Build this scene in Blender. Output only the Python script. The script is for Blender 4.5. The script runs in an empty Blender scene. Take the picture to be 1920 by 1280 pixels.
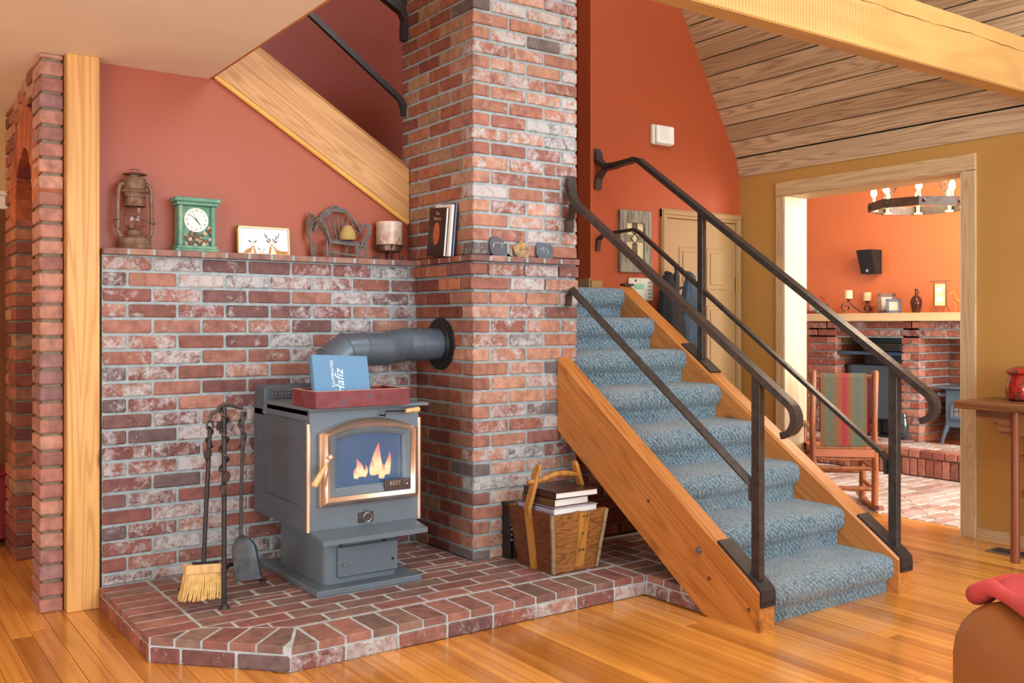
import bpy, bmesh, math, random
from mathutils import Vector, Matrix
random.seed(7)
PI = math.pi
S = bpy.context.scene
COL = S.collection

# ------------------------------------------------------------------ camera
F, CX, HY, CAMH, YAW = 1790.0, 960.0, 608.0, 1.2, math.radians(35.1)
cam = bpy.data.objects.new('camera', bpy.data.cameras.new('camera'))
COL.objects.link(cam)
cam.location = (0, 0, CAMH)
cam.rotation_euler = (PI / 2, 0, -YAW)
cam.data.sensor_width = 36
cam.data.lens = F / 1920 * 36
cam.data.shift_y = -(640 - HY) / 1920
cam.data.clip_start = 0.05
S.camera = cam
# ------------------------------------------------------------------ world, lights, exposure
S.view_settings.view_transform = 'Standard'
S.view_settings.look = 'None'
S.view_settings.gamma = 1
S.view_settings.use_curve_mapping = False
S.view_settings.exposure = 0.0
W = bpy.data.worlds.new('daylight_sky'); S.world = W
W.use_nodes = True
W.node_tree.nodes['Background'].inputs[0].default_value = (0.80, 0.90, 1.0, 1)
W.node_tree.nodes['Background'].inputs[1].default_value = 1.0

def area(name, loc, target, sx, sy, power, col, spread=PI):
    l = bpy.data.lights.new(name, 'AREA'); l.shape = 'RECTANGLE'; l.size = sx; l.size_y = sy
    l.energy = power; l.color = col; l.spread = spread
    o = bpy.data.objects.new(name, l); COL.objects.link(o); o.location = loc
    o.rotation_euler = (Vector(target) - Vector(loc)).to_track_quat('-Z', 'Y').to_euler()
    return o
def point(name, loc, power, col, r=0.15):
    l = bpy.data.lights.new(name, 'POINT'); l.energy = power; l.color = col; l.shadow_soft_size = r
    o = bpy.data.objects.new(name, l); COL.objects.link(o); o.location = loc
    return o
# daylight through the living-room windows (behind the camera)
area('window_daylight', (2.4, -3.05, 1.9), (2.4, 4, 1.5), 4.6, 2.9, 390, (0.82, 0.92, 1.0))
area('left_fill', (-2.85, 0.6, 1.5), (2, 3.0, 1.1), 2.6, 1.7, 115, (0.88, 0.94, 1.0))  # weak fill added from the left, no window known there
area('overhead_fill', (3.2, 1.2, 4.48), (3.2, 1.4, 0), 2.0, 2.0, 90, (0.92, 0.96, 1.0))  # added light from above, the skylight is invented
area('stairwell_fill', (2.0, 4.9, 4.1), (2.4, 4.9, 1.4), 0.6, 0.4, 2.5, (1.0, 0.84, 0.66))  # added soft ambient for the stairwell, no fitting exists
area('den_side_fill', (6.4, 0.9, 1.5), (6.4, 5, 1.0), 1.6, 1.6, 170, (1.0, 0.97, 0.92))  # added to brighten the den from an unseen, assumed window
point('den_top_fill', (6.4, 3.5, 2.5), 60, (1.0, 0.82, 0.6), 0.2)  # extra den brightness, an added point without a fixture
point('ceiling_fill', (-0.9, 0.9, 1.72), 34, (1.0, 0.95, 0.88), 0.15)  # invented lamp, added to lift the cream ceiling
point('hall_lamp', (-0.6, 5.2, 2.0), 22, (1.0, 0.66, 0.34), 0.12)

# ------------------------------------------------------------------ pixel -> place helpers (photo frame 1920x1280)
RV = Vector((math.cos(YAW), -math.sin(YAW), 0)); FV = Vector((math.sin(YAW), math.cos(YAW), 0)); UV = Vector((0, 0, 1))
C0 = Vector((0, 0, CAMH))
def ray(u, v): return RV * ((u - CX) / F) + FV + UV * ((HY - v) / F)
def onz(u, v, z): r = ray(u, v); return C0 + r * ((z - CAMH) / r.z)
def onx(u, v, x): r = ray(u, v); return C0 + r * (x / r.x)
def ony(u, v, y): r = ray(u, v); return C0 + r * (y / r.y)
def ond(u, v, d): return C0 + ray(u, v) * d

# ------------------------------------------------------------------ materials
def lin(c):
    return tuple(((x / 255) / 12.92 if x / 255 <= 0.04045 else ((x / 255 + 0.055) / 1.055) ** 2.4) for x in c) + (1,)
class NT:
    def __init__(s, name):
        s.m = bpy.data.materials.new(name); s.m.use_nodes = True
        s.t = s.m.node_tree; s.b = s.t.nodes['Principled BSDF']
    def n(s, typ, **kw):
        nd = s.t.nodes.new('ShaderNode' + typ)
        for k, v in kw.items():
            if k.startswith('_'): setattr(nd, k[1:], v)
            else:
                key = int(k[1:]) if k[0] == 'i' and k[1:].isdigit() else k.replace('__', ' ')
                s.set(nd.inputs[key], v)
        return nd
    def set(s, sock, v):
        if hasattr(v, 'is_output'): s.t.links.new(v, sock)
        else: sock.default_value = v
    def P(s, **kw):
        for k, v in kw.items(): s.set(s.b.inputs[k.replace('__', ' ')], v)
    def coord(s, kind='Object', sc=(1, 1, 1), rnd=0.0, rot=(0, 0, 0)):
        c = s.n('TexCoord').outputs[kind]
        if rnd:
            oi = s.n('ObjectInfo').outputs['Random']
            r = s.n('Math', _operation='MULTIPLY', i0=oi, i1=rnd).outputs[0]
            c = s.n('VectorMath', _operation='ADD', i0=c, i1=r).outputs[0]
        return s.n('Mapping', Vector=c, Scale=sc, Rotation=rot).outputs[0]
    def noise(s, vec, scale, detail=4, rough=0.55, dist=0):
        return s.n('TexNoise', Vector=vec, Scale=scale, Detail=detail, Roughness=rough, Distortion=dist).outputs['Fac']
    def ramp(s, fac, stops):
        r = s.n('ValToRGB', Fac=fac); e = r.color_ramp.elements
        while len(e) < len(stops): e.new(0.5)
        for el, (p, c) in zip(e, stops): el.position = p; el.color = c if len(c) == 4 else tuple(c) + (1,)
        return r.outputs[0]
    def mix(s, a, b, fac, mode='MIX'):
        m = s.n('Mix', _data_type='RGBA', _blend_type=mode)
        s.set(m.inputs[0], fac); s.set(m.inputs[6], a); s.set(m.inputs[7], b)
        return m.outputs[2]
    def math(s, op, a, b=0.0, clamp=False):
        m = s.n('Math', _operation=op, i0=a, i1=b); m.use_clamp = clamp
        return m.outputs[0]
    def bump(s, h, strength=0.3, dist=0.01):
        s.P(Normal=s.n('Bump', Height=h, Strength=strength, Distance=dist).outputs[0])

def plain(name, c, rough=0.5, metal=0.0, var=0.12, scale=18, bump=0.05, coat=0.0, spec=0.5):
    t = NT(name); v = t.coord()
    n = t.noise(v, scale, 4)
    k = t.ramp(n, [(0.3, (1 - var,) * 3), (0.7, (1 + var * 0.6,) * 3)])
    t.P(Base__Color=t.mix(lin(c), k, 1.0, 'MULTIPLY'), Roughness=rough, Metallic=metal, Coat__Weight=coat, Specular__IOR__Level=spec)
    if bump: t.bump(t.noise(v, scale * 5, 3), bump, 0.004)
    return t.m
def emit(name, c, strength):
    t = NT(name); t.P(Base__Color=(0, 0, 0, 1), Emission__Color=lin(c), Emission__Strength=strength); return t.m
def brickmat(name, rough=0.85, wscale=1.0, bumpk=0.5):
    t = NT(name); v = t.coord(rnd=40.0)
    oi = t.n('ObjectInfo')
    n1 = t.noise(v, 22, 5); n2 = t.noise(v, 15 * wscale, 8, 0.7, 0.5); n3 = t.noise(v, 70, 3)
    base = t.mix(oi.outputs['Color'], t.ramp(n1, [(0.28, (0.62, 0.6, 0.6)), (0.55, (1, 1, 1)), (0.8, (1.25, 1.2, 1.1))]), 1.0, 'MULTIPLY')
    # vertical kiln streaks
    vs = t.coord(sc=(26, 26, 3), rnd=17.0)
    base = t.mix(base, (0.12, 0.07, 0.065, 1), t.math('MULTIPLY', t.ramp(t.noise(vs, 1, 3), [(0.52, (0, 0, 0)), (0.7, (1, 1, 1))]), 0.38))
    # lime wash: amount in the object's alpha
    thr = t.math('SUBTRACT', 1.02, t.math('MULTIPLY', oi.outputs['Alpha'], 0.62))
    nn = t.math('ADD', t.math('MULTIPLY', n2, 0.8), t.math('MULTIPLY', n3, 0.28))
    w = t.math('MULTIPLY', t.math('SUBTRACT', nn, t.math('MULTIPLY', thr, 0.74)), 6.0, True)
    col = t.mix(base, t.mix(lin((206, 208, 208)), lin((168, 164, 162)), n1), t.math('MULTIPLY', w, 0.86))
    t.P(Base__Color=col, Roughness=rough)
    t.bump(t.math('ADD', t.math('MULTIPLY', n1, 0.7), t.math('MULTIPLY', n3, 0.5)), bumpk, 0.006)
    return t.m
def mortarmat(name, c):
    t = NT(name); v = t.coord()
    n = t.noise(v, 30, 5)
    t.P(Base__Color=t.ramp(n, [(0.3, lin(tuple(x * 0.82 for x in c))), (0.7, lin(c))]), Roughness=0.92)
    t.bump(t.noise(v, 90, 4), 0.5, 0.006)
    return t.m
def woodmat(name, c_light, c_dark, axis='X', rough=0.45, ring=26, rnd=30.0, contrast=1.0, across=6.0, along=0.5, coat=0.0, tint=0.0, saw=False, knots=0.0):
    t = NT(name)
    sc = {'X': (along, across, across), 'Y': (across, along, across), 'Z': (across, across, along)}[axis]
    v = t.coord(sc=sc, rnd=rnd)
    n = t.noise(v, 1.0, 2.0, 0.45, 0.35)
    s = t.math('SINE', t.math('MULTIPLY', n, ring * 2.0))
    s = t.math('MULTIPLY', t.math('ADD', s, 1.0), 0.5)
    fsc = tuple(k * (12 if k == across else 4) for k in sc)
    fine = t.noise(t.coord(sc=fsc, rnd=rnd), 1.0, 4)
    g = t.math('ADD', t.math('MULTIPLY', t.math('POWER', s, 2.2), 0.55 * contrast), t.math('MULTIPLY', fine, 0.5))
    col = t.ramp(g, [(0.18, lin(c_light)), (0.62, lin(tuple(a * 0.55 + b * 0.45 for a, b in zip(c_light, c_dark)))), (0.98, lin(c_dark))])
    if tint:
        oi = t.n('ObjectInfo').outputs['Random']
        col = t.mix(col, t.ramp(oi, [(0.0, (1 - tint, 1 - tint * 1.25, 1 - tint * 1.5)), (0.5, (1, 1, 1)), (1.0, (1 + tint * 0.6, 1 + tint * 0.7, 1 + tint * 0.8))]), 1.0, 'MULTIPLY')
    if saw:
        w = t.n('TexWave', Vector=t.coord(), Scale=17.0, Distortion=1.2, Detail=2.0); w.bands_direction = axis
        col = t.mix(col, lin((222, 190, 128)), t.math('MULTIPLY', w.outputs['Fac'], 0.32))
    if knots:
        vo = t.n('TexVoronoi', Vector=t.coord(sc={'X': (1.6, 3.2, 3.2), 'Y': (3.2, 1.6, 3.2), 'Z': (3.2, 3.2, 1.6)}[axis], rnd=rnd), Scale=knots).outputs['Distance']
        col = t.mix(col, lin((92, 52, 26)), t.ramp(vo, [(0.05, (0.85, 0.85, 0.85)), (0.1, (0, 0, 0))]))
    t.P(Base__Color=col, Roughness=rough, Coat__Weight=coat, Coat__Roughness=0.12)
    t.bump(g, 0.12, 0.004)
    return t.m
def paint(name, c, rough=0.55):
    t = NT(name); v = t.coord()
    k = t.ramp(t.noise(v, 1.3, 3), [(0.3, (0.95,) * 3), (0.7, (1.04,) * 3)])
    t.P(Base__Color=t.mix(lin(c), k, 1.0, 'MULTIPLY'), Roughness=rough)
    t.bump(t.noise(v, 160, 3), 0.06, 0.003)
    return t.m

M = {}
M['brick'] = brickmat('old_brick')
M['paver'] = brickmat('hearth_paver', 0.62, 1.4, 0.25)
M['mortar'] = mortarmat('cool_grey_mortar', (166, 180, 182))
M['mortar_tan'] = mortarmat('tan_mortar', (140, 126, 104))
M['mortar_lt'] = mortarmat('pale_mortar', (196, 206, 208))
M['red'] = paint('terracotta_paint', (160, 76, 46), 0.48)
M['orange'] = paint('orange_paint', (166, 74, 36), 0.5)
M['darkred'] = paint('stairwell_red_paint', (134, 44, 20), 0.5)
M['den_orange'] = paint('den_orange_paint', (222, 128, 78), 0.5)
M['yellow'] = paint('ochre_paint', (172, 126, 62), 0.5)
M['cream'] = paint('cream_ceiling_paint', (238, 232, 218), 0.8)
M['white'] = paint('white_paint', (226, 222, 214), 0.6)
M['tan'] = paint('tan_paint', (196, 160, 112), 0.6)
M['fir'] = woodmat('fir_floorboard', (216, 148, 66), (160, 92, 32), 'Y', 0.2, 22, 30, 0.6, 9.0, 0.25, 0.35, 0.34)
M['post'] = woodmat('post_fir', (222, 170, 98), (170, 110, 48), 'Z', 0.5, 46, 0, 0.7, 9.0, 0.35, 0, 0, False, 1.1)
M['stair_fir'] = woodmat('stringer_fir', (198, 128, 62), (134, 74, 28), 'Y', 0.42, 60, 9, 0.6, 7.0, 0.4, 0, 0, False, 0.7)
M['stair_fir_x'] = woodmat('upper_stringer_fir', (202, 152, 96), (142, 88, 46), 'X', 0.45, 64, 3, 0.65, 7.0, 0.4)
M['vault'] = woodmat('vault_board', (198, 170, 134), (126, 96, 68), 'Y', 0.6, 56, 40, 0.75, 9.0, 0.45, 0, 0.2)
M['beam'] = woodmat('sawn_beam', (192, 146, 80), (150, 96, 40), 'X', 0.55, 16, 0, 0.5, 3.0, 0.6, 0, 0, True)
M['casing'] = woodmat('limed_oak', (196, 166, 126), (140, 108, 72), 'Z', 0.5, 46, 20, 0.6, 14.0, 0.6)
M['casing_y'] = woodmat('limed_oak_head', (196, 162, 118), (142, 108, 70), 'Y', 0.5, 46, 20, 0.6, 14.0, 0.6)
M['mantel'] = woodmat('pale_mantel_oak', (232, 206, 160), (206, 172, 120), 'Y', 0.45, 14, 0, 0.5, 6.0, 0.4)
M['iron'] = plain('forged_iron', (78, 70, 66), 0.4, 0.5, 0.35, 30, 0.25)
M['iron_dk'] = plain('dark_iron', (62, 58, 58), 0.45, 0.5, 0.25, 30, 0.2)
M['stove'] = plain('stove_steel_paint', (104, 117, 127), 0.45, 0.15, 0.06, 12, 0.03)
M['stove_dk'] = plain('stove_dark_panel', (84, 94, 106), 0.5, 0.1, 0.06, 12, 0.03)
M['bronze_dk'] = plain('dark_bronze', (112, 84, 66), 0.4, 0.6)
M['copper'] = plain('polished_bronze_trim', (236, 212, 190), 0.3, 0.85, 0.12, 8, 0.03)
M['blackm'] = plain('black_metal', (34, 34, 36), 0.5, 0.3)
M['chrome'] = plain('silver_metal', (190, 192, 196), 0.25, 1.0)
M['black'] = plain('black_matte', (26, 25, 25), 0.6)
M['handle_wood'] = woodmat('turned_handle_wood', (222, 182, 124), (178, 130, 76), 'Z', 0.4, 10, 5, 0.6, 30, 4)
M['door'] = paint('tan_door_paint', (158, 124, 78), 0.45)
M['brass'] = plain('brass', (200, 160, 80), 0.3, 1.0)

# ------------------------------------------------------------------ mesh builders
class MB:
    def __init__(s): s.v = []; s.f = []
    def add(s, vs, fs):
        o = len(s.v); s.v += [tuple(p) for p in vs]; s.f += [tuple(i + o for i in f) for f in fs]; return s
    def box(s, x0, x1, y0, y1, z0, z1):
        return s.add([(x0, y0, z0), (x1, y0, z0), (x1, y1, z0), (x0, y1, z0), (x0, y0, z1), (x1, y0, z1), (x1, y1, z1), (x0, y1, z1)],
                     [(0, 3, 2, 1), (4, 5, 6, 7), (0, 1, 5, 4), (1, 2, 6, 5), (2, 3, 7, 6), (3, 0, 4, 7)])
    def cbox(s, x0, x1, y0, y1, z0, z1, c=0.004, jit=0.0, rnd=None):
        c = min(c, (x1 - x0) * 0.45, (y1 - y0) * 0.45, (z1 - z0) * 0.45)
        vs = []; idx = {}
        lo = (x0, y0, z0); hi = (x1, y1, z1)
        for sx in (0, 1):
            for sy in (0, 1):
                for sz in (0, 1):
                    sg = (sx, sy, sz)
                    for ax in range(3):
                        p = [hi[k] if sg[k] else lo[k] for k in range(3)]
                        for k in range(3):
                            if k != ax: p[k] += -c if sg[k] else c
                        if jit:
                            r = rnd or random
                            p = [q + r.uniform(-jit, jit) for q in p]
                        idx[(sg, ax)] = len(vs); vs.append(tuple(p))
        fs = []
        for ax in range(3):
            a, b = [k for k in range(3) if k != ax]
            for sd in (0, 1):
                q = []
                for (i, j) in ((0, 0), (1, 0), (1, 1), (0, 1)):
                    sg = [0, 0, 0]; sg[ax] = sd; sg[a] = i; sg[b] = j
                    q.append(idx[(tuple(sg), ax)])
                flip = (sd == 0) ^ (ax == 1)
                fs.append(tuple(q[::-1]) if flip else tuple(q))
        for ax in range(3):           # edges along ax
            a, b = [k for k in range(3) if k != ax]
            for i in (0, 1):
                for j in (0, 1):
                    g0 = [0, 0, 0]; g1 = [0, 0, 0]; g1[ax] = 1
                    for g in (g0, g1): g[a] = i; g[b] = j
                    g0 = tuple(g0); g1 = tuple(g1)
                    fs.append((idx[(g0, a)], idx[(g1, a)], idx[(g1, b)], idx[(g0, b)]))
        for sx in (0, 1):
            for sy in (0, 1):
                for sz in (0, 1):
                    g = (sx, sy, sz); fs.append((idx[(g, 0)], idx[(g, 1)], idx[(g, 2)]))
        return s.add(vs, fs)
    def tube(s, pts, r, n=10, closed=False, cap=True, flat=None):
        """round tube along pts; r number or list; flat=(w,h) makes a rectangular bar (h along local up)"""
        pts = [Vector(p) for p in pts]; m = len(pts)
        rs = r if isinstance(r, (list, tuple)) else [r] * m
        def tang(i):
            if closed: return (pts[(i + 1) % m] - pts[i - 1]).normalized()
            a = pts[max(i - 1, 0)]; b = pts[min(i + 1, m - 1)]
            return (b - a).normalized()
        t0 = tang(0); up = Vector((0, 0, 1)) if abs(t0.z) < 0.9 else Vector((0, 1, 0))
        nrm = (up - t0 * up.dot(t0)).normalized()
        vs = []; fs = []
        for i in range(m):
            t = tang(i); nrm = (nrm - t * nrm.dot(t)).normalized(); bi = t.cross(nrm)
            # widen at bends (mitre)
            if flat:
                w, h = flat[0] / 2 * rs[i], flat[1] / 2 * rs[i]
                for (a, b) in ((-1, -1), (1, -1), (1, 1), (-1, 1)): vs.append(pts[i] + bi * (w * a) + nrm * (h * b))
            else:
                for k in range(n):
                    an = 2 * PI * k / n
                    vs.append(pts[i] + (nrm * math.cos(an) + bi * math.sin(an)) * rs[i])
        k = 4 if flat else n
        for i in range(m if closed else m - 1):
            j = (i + 1) % m
            for a in range(k):
                b = (a + 1) % k
                fs.append((i * k + a, i * k + b, j * k + b, j * k + a))
        if cap and not closed:
            fs.append(tuple(range(k))[::-1]); fs.append(tuple((m - 1) * k + a for a in range(k)))
        return s.add(vs, fs)
    def cyl(s, p0, p1, r0, r1=None, n=16): return s.tube([p0, p1], [r0, r0 if r1 is None else r1], n)
    def lathe(s, prof, n=24, c=(0, 0, 0), arc=2 * PI):
        m = len(prof); vs = []; fs = []
        for (r, z) in prof:
            for k in range(n):
                a = 2 * PI * k / n; vs.append((c[0] + r * math.cos(a), c[1] + r * math.sin(a), c[2] + z))
        for i in range(m - 1):
            for k in range(n):
                j = (k + 1) % n; fs.append((i * n + k, i * n + j, (i + 1) * n + j, (i + 1) * n + k))
        if prof[0][0] > 1e-5: fs.append(tuple(range(n))[::-1])
        if prof[-1][0] > 1e-5: fs.append(tuple((m - 1) * n + k for k in range(n)))
        return s.add(vs, fs)
    def prism(s, poly, a, b, axis='Y', smooth=False):
        """extrude polygon (list of 2-tuples) between a and b along axis; poly coords are the other two axes in order"""
        n = len(poly); vs = []
        for t in (a, b):
            for (p, q) in poly:
                vs.append({'X': (t, p, q), 'Y': (p, t, q), 'Z': (p, q, t)}[axis])
        fs = [tuple(range(n)), tuple(range(2 * n - 1, n - 1, -1))]
        for i in range(n):
            j = (i + 1) % n; fs.append((i, i + n, j + n, j))
        return s.add(vs, fs)
    def ball(s, c, r, n=12, m=8, sc=(1, 1, 1)):
        vs = []; fs = []
        for i in range(m + 1):
            th = PI * i / m
            for k in range(n):
                ph = 2 * PI * k / n
                vs.append((c[0] + r * sc[0] * math.sin(th) * math.cos(ph), c[1] + r * sc[1] * math.sin(th) * math.sin(ph), c[2] + r * sc[2] * math.cos(th)))
        for i in range(m):
            for k in range(n):
                j = (k + 1) % n; fs.append((i * n + k, (i + 1) * n + k, (i + 1) * n + j, i * n + j))
        return s.add(vs, fs)
    def grid(s, rows):
        h = len(rows); w = len(rows[0]); vs = [p for r in rows for p in r]
        return s.add(vs, [(i * w + j, i * w + j + 1, (i + 1) * w + j + 1, (i + 1) * w + j) for i in range(h - 1) for j in range(w - 1)])
    def xf(s, mat, start=0):
        for i in range(start, len(s.v)): s.v[i] = tuple(mat @ Vector(s.v[i]))
        return s
    def mesh(s, name, mat=None, smooth=False, ang=38):
        me = bpy.data.meshes.new(name); me.from_pydata(s.v, [], s.f); me.validate()
        bm = bmesh.new(); bm.from_mesh(me); bmesh.ops.remove_doubles(bm, verts=bm.verts, dist=1e-6)
        bmesh.ops.recalc_face_normals(bm, faces=bm.faces); bm.to_mesh(me); bm.free()
        if mat: me.materials.append(M[mat] if isinstance(mat, str) else mat)
        if smooth:
            me.polygons.foreach_set('use_smooth', [True] * len(me.polygons)); me.set_sharp_from_angle(angle=math.radians(ang))
        return me
    def build(s, name, mat, parent=None, smooth=False, loc=None, ang=38):
        return mkobj(name, s.mesh(name, mat, smooth, ang), parent, loc)
def build_rot(mb, name, mat, parent, axis, ang, c):
    """object whose own axes follow the slope, so that its grain does"""
    c = Vector(c); R_ = Matrix.Rotation(ang, 3, axis)
    mb.v = [tuple(R_.transposed() @ (Vector(p) - c)) for p in mb.v]
    return mkobj(name, mb.mesh(name, mat), parent, c, R_.to_euler())
def mkobj(name, me, parent=None, loc=None, rot=None):
    o = bpy.data.objects.new(name, me); COL.objects.link(o)
    if parent: o.parent = parent
    if loc is not None: o.location = loc
    if rot is not None: o.rotation_euler = rot
    return o
def tag(o, label=None, cat=None, group=None, kind=None):
    if label: o['label'] = label
    if cat: o['category'] = cat
    if group: o['group'] = group
    if kind: o['kind'] = kind
    return o
def thing(name, label, cat, loc=(0, 0, 0), rz=0.0, group=None):
    o = bpy.data.objects.new(name, None); COL.objects.link(o); o.empty_display_size = 0.05
    o.location = loc; o.rotation_euler = (0, 0, rz)
    return tag(o, label, cat, group)
def struct(name, mb, mat, label, smooth=False):
    o = mb.build(name, mat, None, smooth)
    return tag(o, label, None, None, 'structure')
def sroot(name, label):
    o = bpy.data.objects.new(name, None); COL.objects.link(o); o.empty_display_size = 0.05
    return tag(o, label, None, None, 'structure')
def textmesh(name, body, size, mat, extr=0.0008, font_shear=0.0, align='CENTER'):
    cu = bpy.data.curves.new(name, 'FONT'); cu.body = body; cu.size = size; cu.extrude = extr; cu.align_x = align; cu.align_y = 'CENTER'; cu.shear = font_shear
    cu.resolution_u = 2
    o = bpy.data.objects.new(name, cu); COL.objects.link(o)
    dg = bpy.context.evaluated_depsgraph_get()
    me = bpy.data.meshes.new_from_object(o.evaluated_get(dg)); me.name = name
    bpy.data.objects.remove(o); me.materials.clear(); me.materials.append(M[mat]); return me

# ------------------------------------------------------------------ bricks
BR = random.Random(11); BCACHE = {}
def mixc(a, b, t): return tuple(x + (y - x) * t for x, y in zip(a, b))
PAL = {
 'hearth': [(150, 88, 72), (142, 80, 70), (160, 98, 78), (132, 78, 72), (168, 108, 86), (126, 82, 78), (118, 92, 90), (174, 112, 88), (146, 82, 66)],
 'chim': [(174, 110, 82), (182, 118, 88), (166, 98, 76), (194, 132, 100), (156, 90, 72), (200, 140, 106), (150, 92, 78), (170, 102, 78), (186, 122, 92), (118, 102, 100)],
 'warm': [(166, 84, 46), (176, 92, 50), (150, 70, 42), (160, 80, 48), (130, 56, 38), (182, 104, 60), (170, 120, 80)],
 'arch': [(186, 120, 98), (178, 110, 92), (194, 130, 104), (168, 108, 98), (156, 108, 106), (200, 138, 110)],
 'cap': [(168, 118, 98), (158, 106, 90), (150, 104, 92), (172, 126, 106), (146, 98, 86)],
 'pave': [(146, 94, 80), (154, 98, 82), (138, 90, 78), (138, 104, 88), (160, 102, 84), (130, 94, 80), (150, 88, 74)],
 'den': [(180, 98, 74), (170, 86, 64), (190, 112, 86), (160, 80, 62), (198, 124, 98)],
}
def desat(c, f=0.2):
    g = 0.3 * c[0] + 0.6 * c[1] + 0.1 * c[2]
    return tuple(x + (g - x) * f for x in c[:3])
def brick(parent, x0, x1, y0, y1, z0, z1, pal='chim', white=0.3, mat='brick', rot=0.0, jit=0.0016, cham=0.005, name='brick'):
    lx, ly, lz = x1 - x0, y1 - y0, z1 - z0
    key = (round(lx, 3), round(ly, 3), round(lz, 3), mat, BR.randrange(3))
    if key not in BCACHE:
        BCACHE[key] = MB().cbox(-lx / 2, lx / 2, -ly / 2, ly / 2, -lz / 2, lz / 2, cham, jit, BR).mesh('brick', mat)
    o = mkobj(name, BCACHE[key], parent, ((x0 + x1) / 2, (y0 + y1) / 2, (z0 + z1) / 2), (0, 0, rot))
    c = desat(lin(BR.choice(PAL[pal]))); k = BR.uniform(0.8, 1.06)
    w = white * BR.choice((0.45, 0.75, 0.95, 1.1, 1.3, 1.5)) if white else 0.0
    o.color = (c[0] * k, c[1] * k, c[2] * k, min(w, 1.0))
    return o
BL, BW, JT, CH, BH = 0.2, 0.095, 0.0115, 0.0679, 0.0555
def run(a, b, first, full=BL):
    """split [a,b] into brick spans; first = length of the first one"""
    out = []; p = a; L = first
    while p < b - 0.012:
        q = min(p + L, b)
        if b - q < 0.03: q = b
        out.append((p, q)); p = q + JT; L = full
    return out
def clip(poly, px, py, nx, ny):
    out = []
    for i in range(len(poly)):
        a = poly[i]; b = poly[(i + 1) % len(poly)]
        da = (a[0] - px) * nx + (a[1] - py) * ny; db = (b[0] - px) * nx + (b[1] - py) * ny
        if da >= 0: out.append(a)
        if da * db < 0:
            t = da / (da - db); out.append((a[0] + (b[0] - a[0]) * t, a[1] + (b[1] - a[1]) * t))
    return out
def parea(p): return abs(sum(p[i][0] * p[i - 1][1] - p[i - 1][0] * p[i][1] for i in range(len(p)))) / 2
def inset_convex(poly, d):
    """shrink a CCW convex polygon by d"""
    out = poly
    n = len(poly)
    for i in range(n):
        a = poly[i]; b = poly[(i + 1) % n]
        ex, ey = b[0] - a[0], b[1] - a[1]; l = math.hypot(ex, ey)
        if l < 1e-6: continue
        nx, ny = -ey / l, ex / l
        out = clip(out, a[0] + nx * d, a[1] + ny * d, nx, ny)
        if len(out) < 3: return []
    return out
def pave(parent, region, ang, z0, z1, lx, ly, stagger, ox=0.0, oy=0.0, pal='pave', mat='paver', white=0.06, name='brick', joint=JT):
    """fill a CCW convex region with bricks lx x ly rotated by ang"""
    ca, sa = math.cos(ang), math.sin(ang)
    loc = [((p[0] - ox) * ca + (p[1] - oy) * sa, -(p[0] - ox) * sa + (p[1] - oy) * ca) for p in region]
    loc = inset_convex(loc, joint / 2)
    if len(loc) < 3: return
    x0 = min(p[0] for p in loc); x1 = max(p[0] for p in loc); y0 = min(p[1] for p in loc); y1 = max(p[1] for p in loc)
    px, py = lx + joint, ly + joint
    for j in range(math.floor(y0 / py) - 1, math.ceil(y1 / py) + 1):
        off = stagger * px * (j % 2)
        for i in range(math.floor((x0 - off) / px) - 1, math.ceil((x1 - off) / px) + 1):
            a = i * px + off + joint / 2; b = j * py + joint / 2
            q = list(loc)
            for (cx, cy, nx, ny) in ((a, 0, 1, 0), (a + lx, 0, -1, 0), (0, b, 0, 1), (0, b + ly, 0, -1)):
                q = clip(q, cx, cy, nx, ny)
                if len(q) < 3: break
            if len(q) < 3 or parea(q) < 0.0006: continue
            w = [(ox + u * ca - v * sa, oy + u * sa + v * ca) for u, v in q]
            cx = sum(p[0] for p in w) / len(w); cy = sum(p[1] for p in w) / len(w)
            dz = BR.uniform(-0.0012, 0.0012)
            c = 0.003
            mb = MB(); n = len(w)
            top = [(cx + (p[0] - cx) * (1 - c / 0.06), cy + (p[1] - cy) * (1 - c / 0.06)) for p in w]
            vs = [(p[0] - cx, p[1] - cy, z0 - z1) for p in w] + [(p[0] - cx, p[1] - cy, -c) for p in w] + [(p[0] - cx, p[1] - cy, 0) for p in top]
            fs = [tuple(range(n))[::-1], tuple(range(2 * n, 3 * n))]
            for k in range(n):
                m_ = (k + 1) % n; fs.append((k, m_, n + m_, n + k)); fs.append((n + k, n + m_, 2 * n + m_, 2 * n + k))
            mb.add(vs, fs)
            o = mb.build(name, mat, parent, False, (cx, cy, z1 + dz))
            cc = desat(lin(BR.choice(PAL[pal]))); kk = BR.uniform(0.85, 1.15)
            o.color = (cc[0] * kk, cc[1] * kk, cc[2] * kk, white * BR.choice((0.2, 1, 2)))

# =================================================================== SETTING
Y_B = 4.302          # face of the brick wall behind the stove
Y_R = 4.40           # red wall above it
Y_O = 4.611          # orange wall behind the stairs
Y_W = 5.40           # back wall of the stairwell
X_Y = 5.22           # ochre wall with the doorway
Z_C = 2.33           # cream ceiling
Z_H = 0.09           # hearth top
Z_S = 1.525          # mantel ledge top

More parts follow.
